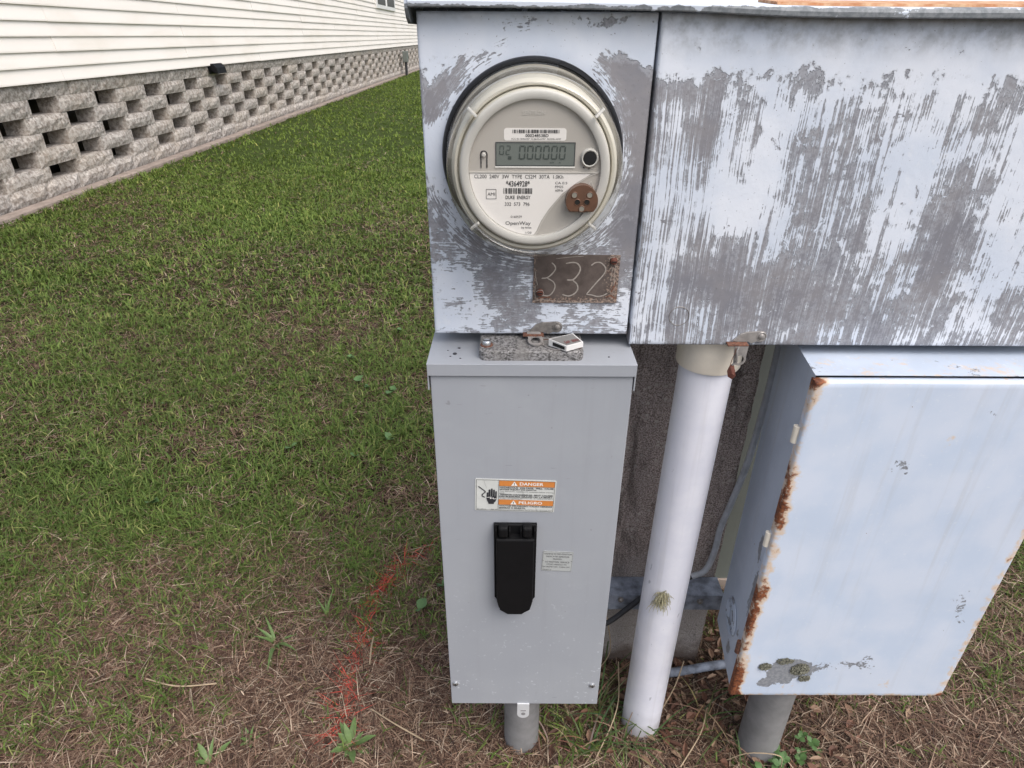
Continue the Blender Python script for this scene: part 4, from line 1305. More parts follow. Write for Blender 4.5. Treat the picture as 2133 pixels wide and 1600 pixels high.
for x in (-0.0200, -0.0025, 0.0117, 0.0292):
    box('rib', x, x + 0.0015, 0.5985, 0.6079, 0.5455, 0.5570, 'black', hc)
lathe('latch_eye', [(0.0030, 0.6072), (0.0036, 0.6058), (0.0060, 0.6056), (0.0066, 0.6079)], 0.0052, 0.4090, 'black', hc, 24)
lathe('eye_hole', [(0.0, 0.6076), (0.0030, 0.6076)], 0.0052, 0.4090, 'void', hc, 16)
# warning sticker (turned a little clockwise)
def build_warning():
    cx, cz, tilt = -0.0441, 0.6287, -math.radians(1.9)
    c, s = math.cos(tilt), math.sin(tilt)
    W_, H_ = 0.0992, 0.0497
    def tf(x, z):      # local, x right, z down-negative from the top-left corner
        return (cx + x * c - z * s, cz + x * s + z * c)
    def P(p): return [tf(x, z) for x, z in p]
    def flat(name, polys, y, mat, parent): return polys_obj(name, [P(p) for p in polys], y, mat, parent)
    def words(name, items, y, mat, parent, extra=()):
        V, Fc = text_polys(items)
        V = [tf(x, z) for x, z in V]
        V = [(x, y, z) for x, z in V]
        for p in extra:
            k = len(V); V += [(x, y, z) for x, z in P(p)]; Fc.append(list(range(k, k + len(p))))
        return obj_pd(name, V, Fc, mat, parent)
    st_ = prism('warning_sticker', P(rrect(0, W_, -H_, 0, 0.0016)), LY - 0.0001, LY + 0.0003, 'sticker', bx)
    y1, y2, y3 = LY - 0.0004, LY - 0.0007, LY - 0.0010
    flat('print_frame', frame_polys(0.0014, W_ - 0.0014, -H_ + 0.0014, -0.0012, 0.0004) + [rect(0.0288, 0.0292, -H_ + 0.0018, -0.0016)], y2, 'ink', st_)
    for nm, za, zb, tx in (('DANGER', -0.0102, -0.0019, 'DANGER'), ('PELIGRO', -0.0392, -0.0312, 'PELIGRO')):
        bd = flat('orange_band', [rect(0.0294, W_ - 0.0019, za, zb)], y1, 'orange', st_)
        flat('band_line', [rect(0.0294, W_ - 0.0019, za - 0.0003, za)], y2, 'ink', bd)
        words('lettering', [(tx, 0.0545, 0.0835, za + 0.0019, zb - 0.0018, 0.02)], y2, 'white_print', bd)
        flat('alert_triangle', [[(0.0440, za + 0.0010), (0.0518, za + 0.0010), (0.0479, zb - 0.0007)]], y2, 'white_print', bd)
        flat('alert_mark', [rect(0.0475, 0.0483, za + 0.0030, zb - 0.0026), rect(0.0475, 0.0483, za + 0.0016, za + 0.0024)], y3, 'ink', bd)
    x0, x1 = 0.0302, W_ - 0.0028
    words('lettering', [('HAZARDOUS  VOLTAGE.  WILL  CAUSE', x0, x1, -0.0135, -0.0111, 0.025), ('SEVERE INJURY OR DEATH.', x0, x0 + 0.0455, -0.0166, -0.0142, 0.025),
                        ('Turn OFF power supplying this equipment before working', x0, x1, -0.0192, -0.0172), ('inside.', x0, x0 + 0.0065, -0.0214, -0.0197),
                        ('TENSION DANGEREUSE. PEUT CAUSER', x0, x1, -0.0243, -0.0219, 0.025), ('DES BLESSURES GRAVES OU LA MORT.', x0, x1, -0.0272, -0.0248, 0.025),
                        ("Couper l'alimentation electrique de cet equipement avant", x0, x1, -0.0293, -0.0276), ("d'y effectuer des travaux.", x0, x0 + 0.028, -0.0309, -0.0296),
                        ('VOLTAJE PELIGROSO. CAUSA HERIDAS', x0, x1, -0.0423, -0.0399, 0.025), ('SEVERAS O MUERTE.', x0, x0 + 0.033, -0.0450, -0.0428, 0.025),
                        ('Desconecte el suministro de energia que alimenta este', x0, x1, -0.0466, -0.0453), ('equipo antes de trabajar en el interior del mismo.', x0, x1 - 0.001, -0.0481, -0.0469),
                        ('80-17997-0', 0.0030, 0.0135, -0.0478, -0.0464), ('REV. 03', 0.0205, 0.0278, -0.0478, -0.0464)], y2, 'ink', st_)
    # struck hand with lightning bolt and wire
    def hp(x, y):   # drawing of the pictogram, 105..525 across, 170..725 down
        return (0.0016 + (x - 105) / 420 * 0.0272, -0.0014 - (y - 170) / 555 * 0.0466)
    fing = [(318, 395, 470, 15), (355, 340, 470, 17), (398, 322, 470, 17), (440, 342, 470, 16), (480, 368, 470, 15)]
    polys = []
    for fx, ft, fb, w in fing:
        polys.append([hp(fx - w, fb), hp(fx - w, ft + w), hp(fx - w * .6, ft + 4), hp(fx, ft), hp(fx + w * .6, ft + 4), hp(fx + w, ft + w), hp(fx + w, fb)])
    polys.append([hp(303, 468), hp(497, 468), hp(493, 520), hp(470, 570), hp(445, 590), hp(443, 612), hp(340, 612), hp(338, 590), hp(318, 560), hp(300, 510)])
    V_, F_ = [], []
    for p in polys:
        k = len(V_); V_ += [(x, y2, z) for x, z in P(p)]; F_.append(tuple(range(k, k + len(p))))
    obj_pd('hand_pictogram', V_, F_, 'ink', st_)
    strokes('bolt_pictogram', [[tf(*hp(300, 490)), tf(*hp(380, 480)), tf(*hp(395, 478))], [tf(*hp(395, 478)), tf(*hp(370, 510)), tf(*hp(410, 500))], [tf(*hp(410, 500)), tf(*hp(430, 492)), tf(*hp(425, 515))], [tf(*hp(425, 515)), tf(*hp(490, 508))]], 0.00042, y3, 'white_print', st_)
    strokes('wire_pictogram', [[tf(*hp(140, 292)), tf(*hp(200, 330)), tf(*hp(270, 380)), tf(*hp(262, 405)), tf(*hp(220, 440)), tf(*hp(222, 470)), tf(*hp(275, 490))]], 0.0008, y2, 'ink', st_)
    strokes('sticker_crease', [[tf(0.010, -0.0005), tf(0.013, -0.010), tf(0.014, -0.014)], [tf(0.075, -0.040), tf(0.078, -0.048)], [tf(0.055, -0.012), tf(0.060, -0.022), tf(0.062, -0.028)]], 0.00012, y3, 'ink_soft', st_)
build_warning()
def build_note():
    cx, cz, tilt = 0.0418, 0.5110, -math.radians(2.6)
    c, s = math.cos(tilt), math.sin(tilt)
    def tf(x, z): return (cx + x * c - z * s, cz + x * s + z * c)
    W_, H_ = 0.0402, 0.0350
    n_ = prism('instruction_sticker', [tf(x, z) for x, z in rrect(0, W_, -H_, 0, 0.0018)], LY - 0.0001, LY + 0.0003, 'sticker_grey', bx)
    it = [('HANDLE IN MID-POSITION', 0.0022, 0.0382, -0.0056, -0.0030), ('INDICATES BREAKER', 0.0048, 0.0352, -0.0102, -0.0076), ('TRIPPED.', 0.0135, 0.0262, -0.0146, -0.0122),
          ('TO RESTORE SERVICE', 0.0036, 0.0360, -0.0199, -0.0172), ('MOVE HANDLE TO', 0.0065, 0.0328, -0.0242, -0.0217), ('EXTREME OFF, THEN ON', 0.0016, 0.0370, -0.0288, -0.0262), ('80-4221-2', 0.0020, 0.0130, -0.0334, -0.0315)]
    V, Fc = text_polys(it)
    V = [(tf(x, z)[0], LY - 0.0004, tf(x, z)[1]) for x, z in V]
    for p in frame_polys(0.0006, W_ - 0.0006, -H_ + 0.0006, -0.0006, 0.00025) + [[(0.0006, -0.0160), (0.0024, -0.0166), (0.0006, -0.0172)], [(W_ - 0.0006, -0.0160), (W_ - 0.0028, -0.0168), (W_ - 0.0006, -0.0174)]]:
        k = len(V)
        V += [(tf(x, z)[0], LY - 0.0004, tf(x, z)[1]) for x, z in p]
        Fc.append(list(range(k, k + len(p))))
    obj_pd('lettering', V, Fc, 'ink_soft', n_)
build_note()
for x, z in ((-0.0831, 0.2405), (0.1238, 0.2382)):
    s_ = lathe('screw', [(0.0, 0.6098), (0.0026, 0.6100), (0.0042, 0.6112), (0.0045, 0.6129)], x, z, 'zinc', cv, 20)
    box('slot', x - 0.0030, x + 0.0030, 0.60975, 0.61015, z - 0.0006, z + 0.0006, 'void', s_)
    box('slot', x - 0.0006, x + 0.0006, 0.60980, 0.61018, z - 0.0030, z + 0.0030, 'void', s_)
tb = [(0.0108, 0.1945), (0.0108, 0.1700)] + [(0.0201 + 0.0093 * math.cos(t), 0.1690 + 0.0093 * math.sin(t)) for t in np.linspace(PI, 2 * PI, 12)] + [(0.0294, 0.1700), (0.0294, 0.1945)]
tab = prism('lock_tab', tb, 0.6108, 0.6126, 'tab', bx, bev=0.0003)
lathe('hole', [(0.0, 0.6105), (0.0034, 0.6105)], 0.0203, 0.1705, 'conduit', tab, 20)
box('slot', 0.0160, 0.0243, 0.61045, 0.61065, 0.1772, 0.1795, 'conduit', tab)

# ------------------------------------------------------------------ pipes
gc = upright('conduit_pipe', 0.0200, 0.6760, [(0.0302, -0.05), (0.0302, 0.1955)], 'conduit', None, 40, org=(0.02, 0.676, 0.0))
tag(gc, 'grey conduit running from the breaker box bottom into the ground', 'pipe')
wp = thing('white_pipe', (0.2400, 0.7030, 0.0), 'white painted pipe rising from the ground to the meter cabinet', 'pipe')
bm = bmesh.new()
tube_bm(bm, [(0.2355, 0.7030, -0.06), (0.2378, 0.7030, 0.20), (0.2412, 0.7030, 0.50), (0.2445, 0.7030, 0.782)], 0.0335, 48)
obj_bm('pipe', bm, 'pvc', wp, None, True, 50)
upright('coupling', 0.2447, 0.7030, [(0.0336, 0.7435), (0.0385, 0.7437), (0.0392, 0.7450), (0.0392, 0.8055)], 'coupling', wp, 48)

# ------------------------------------------------------------------ rusty box
rb = thing('rusty_box', (0.47, 0.67, 0.24), 'pale blue steel panel box with rust eaten edges hung below the meter cabinet', 'panel box')
RX0, RX1, RYF, RYB, RZ0, RZ1 = 0.3300, 0.640, 0.6000, 0.735, 0.2405, 0.778
def side_fields():
    def bias(y, z):
        b = 0.95
        b -= 0.75 * blob(y, z, 0.618, 0.43, 0.012, 0.050)
        b -= 0.55 * blob(y, z, 0.632, 0.50, 0.008, 0.030)
        b -= 0.62 * blob(y, z, 0.635, 0.335, 0.010, 0.030)
        b -= 0.60 * blob(y, z, 0.655, 0.270, 0.016, 0.016)
        b -= 0.35 * sstep(0.612, 0.600, y)
        return b
    def rst(y, z):
        return -0.35 + 1.0 * sstep(0.612, 0.603, y) * (0.7 + 0.3 * math.sin(z * 40)) + 0.5 * sstep(0.265, 0.242, z)
    return bias, rst
def build_rusty():
    bias, rst = side_fields()
    ny, nz = 26, 70
    ys = np.linspace(RYF + 0.003, RYB, ny); zs = np.linspace(RZ0, RZ1, nz)
    V, Fc = [], []
    for z in zs:
        for y in ys:
            lean = (y - RYF) / (RYB - RYF) * 0.018          # the side is pushed in a little towards the back
            V.append((RX0 + lean + 0.0006 * mnoise.noise(Vector((y * 30, z * 30, 2))), y, z))
    for j in range(nz - 1):
        for i in range(ny - 1):
            a = j * ny + i
            Fc.append((a, a + ny, a + ny + 1, a + 1))
    k0 = len(V)
    # close the box: right, back, top, bottom
    q = [(RX0 + 0.018, RYB, RZ0), (RX1, RYB, RZ0), (RX1, RYF + 0.003, RZ0), (RX0, RYF + 0.003, RZ0), (RX0 + 0.018, RYB, RZ1), (RX1, RYB, RZ1), (RX1, RYF + 0.003, RZ1), (RX0, RYF + 0.003, RZ1)]
    V += q
    k = k0
    Fc += [(k, k + 1, k + 2, k + 3), (k + 7, k + 6, k + 5, k + 4), (k + 1, k + 5, k + 6, k + 2), (k, k + 4, k + 5, k + 1)]
    o = obj_pd('shell', V, Fc, 'rusty_side', rb)
    set_attr(o.data, 'bias', [bias(v[1], v[2]) for v in V])
    set_attr(o.data, 'rust', [rst(v[1], v[2]) for v in V])
    def fb(x, z):
        b = 0.98
        b -= 0.85 * blob(x, z, 0.394, 0.290, 0.026, 0.024, 0.6) + 0.45 * blob(x, z, 0.430, 0.300, 0.018, 0.014)
        b -= 0.62 * blob(x, z, 0.372, 0.268, 0.010, 0.010)
        b -= 0.40 * blob(x, z, 0.405, 0.300, 0.040, 0.030)
        b -= 0.55 * blob(x, z, 0.500, 0.310, 0.040, 0.030) + 0.42 * blob(x, z, 0.600, 0.420, 0.02, 0.05) + 0.40 * blob(x, z, 0.45, 0.66, 0.02, 0.03) + 0.35 * blob(x, z, 0.55, 0.73, 0.05, 0.012)
        return b
    def fr(x, z):
        r = -0.34
        e = x - RX0
        r += 0.92 * sstep(0.022, 0.004, e) * (0.74 + 0.26 * math.sin(z * 31 + 1.5)) + 0.25 * sstep(0.008, 0.002, e)
        r += 0.55 * blob(x, z, RX0 + 0.004, 0.262, 0.012, 0.022) + 0.35 * blob(x, z, RX0 + 0.008, 0.52, 0.008, 0.06)
        r += 0.72 * blob(x, z, RX0 + 0.006, 0.300, 0.014, 0.030) + 0.5 * blob(x, z, RX0 + 0.012, 0.45, 0.006, 0.020)
        r += 0.80 * sstep(0.012, 0.0, z - RZ0)
        r += 0.95 * blob(x, z, 0.418, 0.2655, 0.004, 0.010) + 0.9 * blob(x, z, 0.402, 0.262, 0.004, 0.008) + 0.9 * blob(x, z, 0.413, 0.296, 0.005, 0.005) + 0.7 * blob(x, z, 0.356, 0.330, 0.004, 0.008)
        r += 0.6 * blob(x, z, 0.55, 0.27, 0.02, 0.02) + 0.75 * sstep(0.016, 0.002, RX1 - x) + 0.5 * blob(x, z, 0.50, 0.70, 0.01, 0.03) + 0.45 * sstep(0.012, 0.0, RZ1 - 0.004 - z)
        r += 0.55 * blob(x, z, 0.47, 0.262, 0.006, 0.012) + 0.5 * blob(x, z, 0.59, 0.55, 0.006, 0.02)
        return r
    panel('door', RX0 - 0.002, RX1 + 0.004, RZ0 - 0.002, RZ1 - 0.004, RYF - 0.0035, 0.010, 70, 100, 'rusty_front', rb, {'bias': fb, 'rust': fr}, edge=0.0030)
    for z in (0.700, 0.540, 0.335):
        bm = bmesh.new()
        tube_bm(bm, [(RX0 - 0.0035, RYF + 0.0060, z - 0.011), (RX0 - 0.0035, RYF + 0.0060, z + 0.011)], 0.0040, 12)
        obj_bm('hinge_knuckle', bm, 'rust' if z < 0.4 else 'coupling', rb, None, True, 50)
    # pressed concentric knockout on the side
    for r0 in (0.014, 0.021, 0.028):
        V, Fc = [], []
        n_ = 40
        for i in range(n_):
            t = 2 * PI * i / n_
            for rr, dx in ((r0 - 0.0018, 0.0002), (r0, 0.0030), (r0 + 0.0018, 0.0002)):
                y, z = 0.672 + rr * math.cos(t), 0.322 + rr * math.sin(t)
                V.append((RX0 + (y - RYF) / (RYB - RYF) * 0.018 - dx - 0.0006, y, z))
        for i in range(n_):
            j = (i + 1) % n_
            for q_ in range(2):
                Fc.append((3 * i + q_, 3 * j + q_, 3 * j + q_ + 1, 3 * i + q_ + 1))
        kn = obj_pd('knockout_ring', V, Fc, 'rusty_side', rb, smooth=True)
        set_attr(kn.data, 'bias', [0.62 + 0.2 * math.sin(v[2] * 300)for v in V]); set_attr(kn.data, 'rust', [-0.4] * len(V))
build_rusty()
rp = upright('conduit_pipe', 0.4350, 0.6640, [(0.0330, -0.05), (0.0330, 0.2400)], 'conduit', None, 40, org=(0.435, 0.664, 0.0))
tag(rp, 'grey conduit running from the rusty box bottom into the ground', 'pipe')

cable = thing('cable', (0.36, 0.80, 0.3), 'grey painted cable curving down between the concrete post and the rusty box', 'cable')
cp_ = [(0.3775, 0.803, 0.80), (0.3765, 0.802, 0.7185), (0.3750, 0.800, 0.640), (0.3690, 0.800, 0.5213), (0.3565, 0.800, 0.435), (0.3485, 0.800, 0.3839), (0.3460, 0.799, 0.3302), (0.3365, 0.798, 0.2890), (0.3150, 0.797, 0.2759)]
tube('painted_length', catmull(cp_, 8), 0.0052, 'cable', cable, 10)
tube('bare_length', catmull([(0.3155, 0.797, 0.2760), (0.2800, 0.792, 0.262), (0.2389, 0.786, 0.2440), (0.2114, 0.780, 0.2205), (0.1732, 0.776, 0.1830), (0.1450, 0.776, 0.176)], 8), 0.0047, 'cable_dark', cable, 10)
gr = tube('ground_pipe', catmull([(0.270, 0.795, 0.012), (0.330, 0.800, 0.018), (0.400, 0.812, 0.020), (0.50, 0.83, 0.015)], 6), 0.0085, 'strut', None, 10, org=(0.38, 0.81, 0.0))
tag(gr, 'thin blue grey pipe lying on the ground before the concrete post', 'pipe')

# ------------------------------------------------------------------ moss and lichen
def tangle(name, c, n, R, r, mat, seed, normal, drop=0.4, tall=1.3):
    rr = random.Random(seed)
    bm = bmesh.new()
    for i in range(n):
        d = Vector((rr.gauss(0, 1), rr.gauss(0, 1), rr.gauss(0, 1))).normalized()
        if d.dot(normal) < 0:
            d -= 2 * d.dot(normal) * normal
        q0 = rr.uniform(-R, R)
        p0 = Vector(c) + Vector((rr.uniform(-R, R) * 0.7 + q0 * 0.5, 0, q0 * tall)) * 0.7
        L = R * rr.uniform(0.7, 1.9)
        d2 = Vector((rr.gauss(0, 1), rr.gauss(0, 1), rr.gauss(0, 1))).normalized()
        side = (d2 - d * d2.dot(d)) * rr.uniform(0.2, 0.7) * L
        pts = [p0, p0 + d * L * 0.45 + side * 0.6, p0 + d * L * 0.7 + side + Vector((0, 0, -L * drop)), p0 + d * L * 0.75 + side * 1.2 + Vector((0, 0, -L * drop * 2.2))]
        pts = [q - normal * max(0, -(q - Vector(c)).dot(normal)) for q in pts]
        tube_bm(bm, catmull(pts, 2), r * rr.uniform(0.6, 1.2), 4, lambda t: 1 - 0.6 * t)
    return obj_bm(name, bm, mat, None, c)
tag(tangle('ball_moss', (0.2275, 0.6712, 0.362), 210, 0.0095, 0.00055, 'moss', 5, Vector((-0.35, -0.94, 0)), 0.28, 1.9), 'pale green tuft of moss clinging to the white pipe', 'moss')
def flakes(name, c, rx, rz, n, seed):
    rr = random.Random(seed)
    V, Fc = [], []
    for i in range(n):
        a, q = rr.uniform(0, 2 * PI), math.sqrt(rr.random())
        px, pz = c[0] + rx * q * math.cos(a), c[2] + rz * q * math.sin(a)
        h = (1 - q) * 0.005 * rr.random() + 0.0006
        L = rr.uniform(0.0008, 0.0026)
        t, tl = rr.uniform(0, 2 * PI), rr.uniform(-0.9, 0.9)
        k = len(V)
        m_ = rr.choice((4, 5, 6))
        for j in range(m_):
            u = t + 2 * PI * j / m_
            l = L * rr.uniform(0.6, 1.2)
            V.append((px + l * math.cos(u), c[1] - h - abs(l * math.cos(u - t)) * abs(tl) * 0.8, pz + l * math.sin(u)))
        Fc.append(tuple(range(k, k + m_)))
    return obj_pd(name, V, Fc, 'lichen', None, c)
for i, (x, z, rx, rz, k_) in enumerate(((0.3665, 0.306, 0.009, 0.007, 150), (0.4180, 0.300, 0.013, 0.012, 300), (0.4290, 0.281, 0.008, 0.006, 120), (0.3930, 0.318, 0.012, 0.006, 80))):
    tag(flakes('lichen', (x, 0.5962, z), rx, rz, k_, 20 + i),
        ('small grey green lichen clump by the rusted edge of the pale box', 'large grey green lichen clump on the pale box front', 'lichen patch just under the large clump on the pale box', 'thin scatter of lichen between the two clumps on the pale box')[i], 'lichen', 'lichen on the rusty box')

# ------------------------------------------------------------------ grass, thatch, litter
def fbm(x, y, s, seed):
    """cheap smooth value noise on arrays, about -1..1"""
    g = np.random.default_rng(seed)
    out = np.zeros_like(x)
    amp = 1.0
    for o in range(3):
        for _ in range(4):
            a = g.uniform(0, 2 * PI); f_ = s * (2 ** o) * g.uniform(0.7, 1.4); ph = g.uniform(0, 2 * PI)
            out += amp * np.sin((x * np.cos(a) + y * np.sin(a)) * f_ + ph) / 4
        amp *= 0.6
    return out

def blades(name, P, az, length, rise, width, bend, colour, mat, label, cat):
    """P base points (n,3); each blade is a 2-segment tapered strip. rise = fraction of its length that stands up"""
    n = len(P)
    d = np.stack([np.cos(az), np.sin(az), np.zeros(n)], 1)
    tw = az + PI / 2 + rng.uniform(-0.6, 0.6, n)
    w = np.stack([np.cos(tw), np.sin(tw), rng.uniform(-0.3, 0.3, n)], 1) * width[:, None] / 2
    up = np.array([0, 0, 1.0])
    hor = np.sqrt(np.clip(1 - rise ** 2, 0, 1))
    mid = P + (d * (hor * (1 - bend) * 0.5)[:, None] + up * (np.minimum(rise * (1 + bend), 1) * 0.5)[:, None]) * length[:, None]
    tip = P + (d * (hor * (1 + bend * 0.4))[:, None] + up * (rise * (1 - bend * 0.55))[:, None]) * length[:, None]
    tip += rng.normal(0, 0.06, (n, 3)) * length[:, None]
    tip[:, 2] = np.maximum(tip[:, 2], P[:, 2] + 0.001)
    V = np.empty((n, 5, 3))
    V[:, 0] = P - w; V[:, 1] = P + w; V[:, 2] = mid + w * 0.85; V[:, 3] = mid - w * 0.85; V[:, 4] = tip
    idx = np.arange(n) * 5
    T = np.stack([idx, idx + 1, idx + 2, idx, idx + 2, idx + 3, idx + 3, idx + 2, idx + 4], 1).reshape(-1)
    me = bpy.data.meshes.new(name)
    me.vertices.add(n * 5); me.vertices.foreach_set('co', V.reshape(-1))
    me.loops.add(len(T)); me.loops.foreach_set('vertex_index', T.astype(np.int32))
    me.polygons.add(n * 3)
    me.polygons.foreach_set('loop_start', np.arange(n * 3, dtype=np.int32) * 3)
    me.polygons.foreach_set('loop_total', np.full(n * 3, 3, dtype=np.int32))
    me.update(calc_edges=True)
    a = me.attributes.new('blade_colour', 'FLOAT_COLOR', 'POINT')
    C = np.ones((n, 5, 4)); C[:, :, :3] = colour[:, None, :]
    a.data.foreach_set('color', C.astype(np.float32).reshape(-1))
    ob = bpy.data.objects.new(name, me)
    COL.objects.link(ob)
    me.materials.append(M[mat])
    tag(ob, label, cat, kind='stuff')
    return ob

RED = [(-0.302, 0.670), (-0.306, 0.74), (-0.312, 0.83), (-0.309, 0.90), (-0.300, 0.97), (-0.286, 1.03), (-0.262, 1.09), (-0.225, 1.13), (-0.190, 1.155)]
def red_mask(x, y):
    dm = np.full_like(x, 9.0)
    for (ax, ay), (bx_, by) in zip(RED, RED[1:]):
        vx, vy = bx_ - ax, by - ay
        t = np.clip(((x - ax) * vx + (y - ay) * vy) / (vx * vx + vy * vy), 0, 1)
        dm = np.minimum(dm, np.hypot(x - ax - t * vx, y - ay - t * vy))
    patchy = np.clip(0.62 + 0.5 * fbm(x, y, 26, 77), 0.15, 1)
    return np.exp(-(dm / 0.0115) ** 2) * patchy

def sample_view(n, y0, y1, margin=0.08, xmax=1.6):
    """ground points inside the lawn strip the place shows (between the house skirt and the boxes)"""
    y = np.sqrt(rng.uniform((y0) ** 2, (y1) ** 2, n)) * (1 + rng.normal(0, 0.10, n))
    y = np.clip(y, 0.42, 27.5)
    x = rng.uniform(-1, 1, n) * (0.34 + 0.94 * (y + 0.12))
    k = (x > WX + 0.115) & ((x < xmax))
    k &= (y < 1.6) | (x < -0.05 * y) | (rng.uniform(0, 1, n) < 0.15)      # sparser where the boxes hide the lawn
    return x[k], y[k]

def gz(x, y):
    return np.array([ground_z(a, b) for a, b in zip(x, y)])

def blocked(x, y):
    b = (np.hypot(x - 0.02, y - 0.676) < 0.031) | (np.hypot(x - 0.236, y - 0.703) < 0.034) | (np.hypot(x - 0.435, y - 0.664) < 0.034)
    b |= (x > 0.115) & (x < 0.378) & (y > 0.832) & (y < 1.03)
    b |= (x > 0.38) & (x < 0.79) & (y > 1.02) & (y < 1.38)
    return b

def green_share(x, y):
    base = np.interp(y, [0.55, 0.75, 0.95, 1.2, 1.6, 2.2, 3.5, 6, 9, 25], [0.12, 0.22, 0.42, 0.55, 0.57, 0.60, 0.68, 0.82, 0.92, 0.95])
    g = base + 0.22 * fbm(x, y, 5.0, 11) + 0.12 * fbm(x, y, 19.0, 12) + 0.16 * fbm(x, y, 1.7, 13)
    g -= 0.30 * np.exp(-((x - 0.30) / 0.32) ** 2) * np.exp(-((y - 0.8) / 0.35) ** 2)
    g += 0.12 * np.exp(-((x + 0.75) / 0.35) ** 2) * (y < 1.5)
    g -= 0.16 * np.exp(-((x + 0.12) / 0.16) ** 2) * (y < 1.4)
    return np.clip(g, 0.03, 0.95)

def greens(n, x, y):
    c0, c1, c2 = np.array([0.072, 0.122, 0.027]), np.array([0.152, 0.215, 0.048]), np.array([0.28, 0.30, 0.10])
    t = rng.uniform(0, 1, n)[:, None]
    c = c0 * (1 - t) + c1 * t
    yl = (rng.uniform(0, 1, n) < np.interp(y, [3, 8], [0.09, 0.02]))[:, None]
    c = np.where(yl, c2 * rng.uniform(0.7, 1.1, n)[:, None], c)
    far = np.clip((y - 2) / 6, 0, 1)[:, None]
    c = c * (1 + far * np.array([0.30, 0.22, 0.0]))
    return c * (0.85 + 0.25 * (fbm(x, y, 3.0, 21)[:, None] * 0.5 + 0.5))

def deads(n, x, y):
    pal = np.array([[0.36, 0.25, 0.175], [0.22, 0.135, 0.092], [0.13, 0.072, 0.050], [0.50, 0.39, 0.29], [0.07, 0.040, 0.030]])
    pr_ = np.array([0.19, 0.27, 0.26, 0.10, 0.18])
    c = pal[rng.choice(5, n, p=pr_)] * rng.uniform(0.62, 1.02, n)[:, None]
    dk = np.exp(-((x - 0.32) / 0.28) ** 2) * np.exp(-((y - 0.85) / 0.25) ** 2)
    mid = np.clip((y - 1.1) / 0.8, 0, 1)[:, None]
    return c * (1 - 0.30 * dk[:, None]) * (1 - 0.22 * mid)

def with_red(c, x, y):
    m_ = (rng.uniform(0, 1, len(x)) < red_mask(x, y) * 0.95)[:, None]
    return np.where(m_, np.array([0.50, 0.085, 0.06]) * rng.uniform(0.7, 1.15, len(x))[:, None], c)

def sample_rest(n, x0, x1, y0, y1):
    """the rest of the lawn, beyond what the photograph frames"""
    x, y = rng.uniform(x0, x1, n), rng.uniform(y0, y1, n)
    seen = (y > 0.44) & (np.abs(x) < 0.34 + 0.94 * (y + 0.12)) & (x < 1.6) & ((y < 1.6) | (x < -0.05 * y))
    k = (~seen) & ((x > WX + 0.13) | (y < HY0 - 0.3))
    return x[k], y[k]

def field(y0, y1, n, wmul, lmul, tag_, rest=None):
    x, y = sample_view(n, y0, y1) if rest is None else sample_rest(n, *rest)
    k = ~blocked(x, y); x, y = x[k], y[k]
    z = gz(x, y)
    g = rng.uniform(0, 1, len(x)) < green_share(x, y)
    out = []
    # dead
    xd, yd, zd = x[~g], y[~g], z[~g]
    m_ = len(xd)
    out.append(('d', np.stack([xd, yd, zd + rng.uniform(0, 0.010, m_)], 1), rng.uniform(0, 2 * PI, m_), rng.uniform(0.022, 0.062, m_) * lmul,
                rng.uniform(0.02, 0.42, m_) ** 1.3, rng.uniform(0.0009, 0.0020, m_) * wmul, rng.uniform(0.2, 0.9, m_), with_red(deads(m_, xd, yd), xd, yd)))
    xg, yg, zg = x[g], y[g], z[g]
    m_ = len(xg)
    cl = np.arange(m_) // 7 * 7                       # seven neighbours share a tuft
    inn = rng.uniform(0, 1, m_) < 0.72
    sp = 0.0045 * wmul ** 0.8
    xg = np.where(inn, xg[cl] + rng.normal(0, sp, m_), xg); yg = np.where(inn, yg[cl] + rng.normal(0, sp, m_), yg)
    zg = np.where(inn, zg[cl], zg)
    out.append(('g', np.stack([xg, yg, zg], 1), rng.uniform(0, 2 * PI, m_), rng.uniform(0.022, 0.058, m_) * lmul * (0.85 + 0.3 * np.clip(fbm(xg, yg, 8, 31), -1, 1)),
                rng.uniform(0.40, 0.95, m_), rng.uniform(0.0015, 0.0032, m_) * wmul, rng.uniform(0.1, 0.6, m_), with_red(greens(m_, xg, yg), xg, yg)))
    return out

parts = []
parts += field(0.42, 1.25, 165000, 1.15, 1.0, 'a')
parts += field(1.25, 2.6, 170000, 1.5, 1.05, 'b')
parts += field(2.6, 6.0, 210000, 2.8, 1.15, 'c')
parts += field(6.0, 27.0, 370000, 4.6, 1.25, 'd')
parts += field(0, 0, 150000, 2.4, 1.1, 'e', (-3.4, 2.6, -0.9, 3.2))
parts += field(0, 0, 110000, 5.0, 1.25, 'f', (-5.0, 6.0, 3.2, 16.0))
def join(kind):
    return [np.concatenate([p[i] for p in parts if p[0] == kind]) for i in range(1, 8)]
D = join('d'); G = join('g')
blades('dead_grass', D[0], D[1], D[2], D[3], D[4], D[5], D[6], 'thatch', 'dry brown dead grass matted through the lawn, red paint sprayed along it', 'dead grass')
blades('lawn_grass', G[0], G[1], G[2], G[3], G[4], G[5], G[6], 'grass', 'short mown green lawn grass reaching to the house', 'grass')

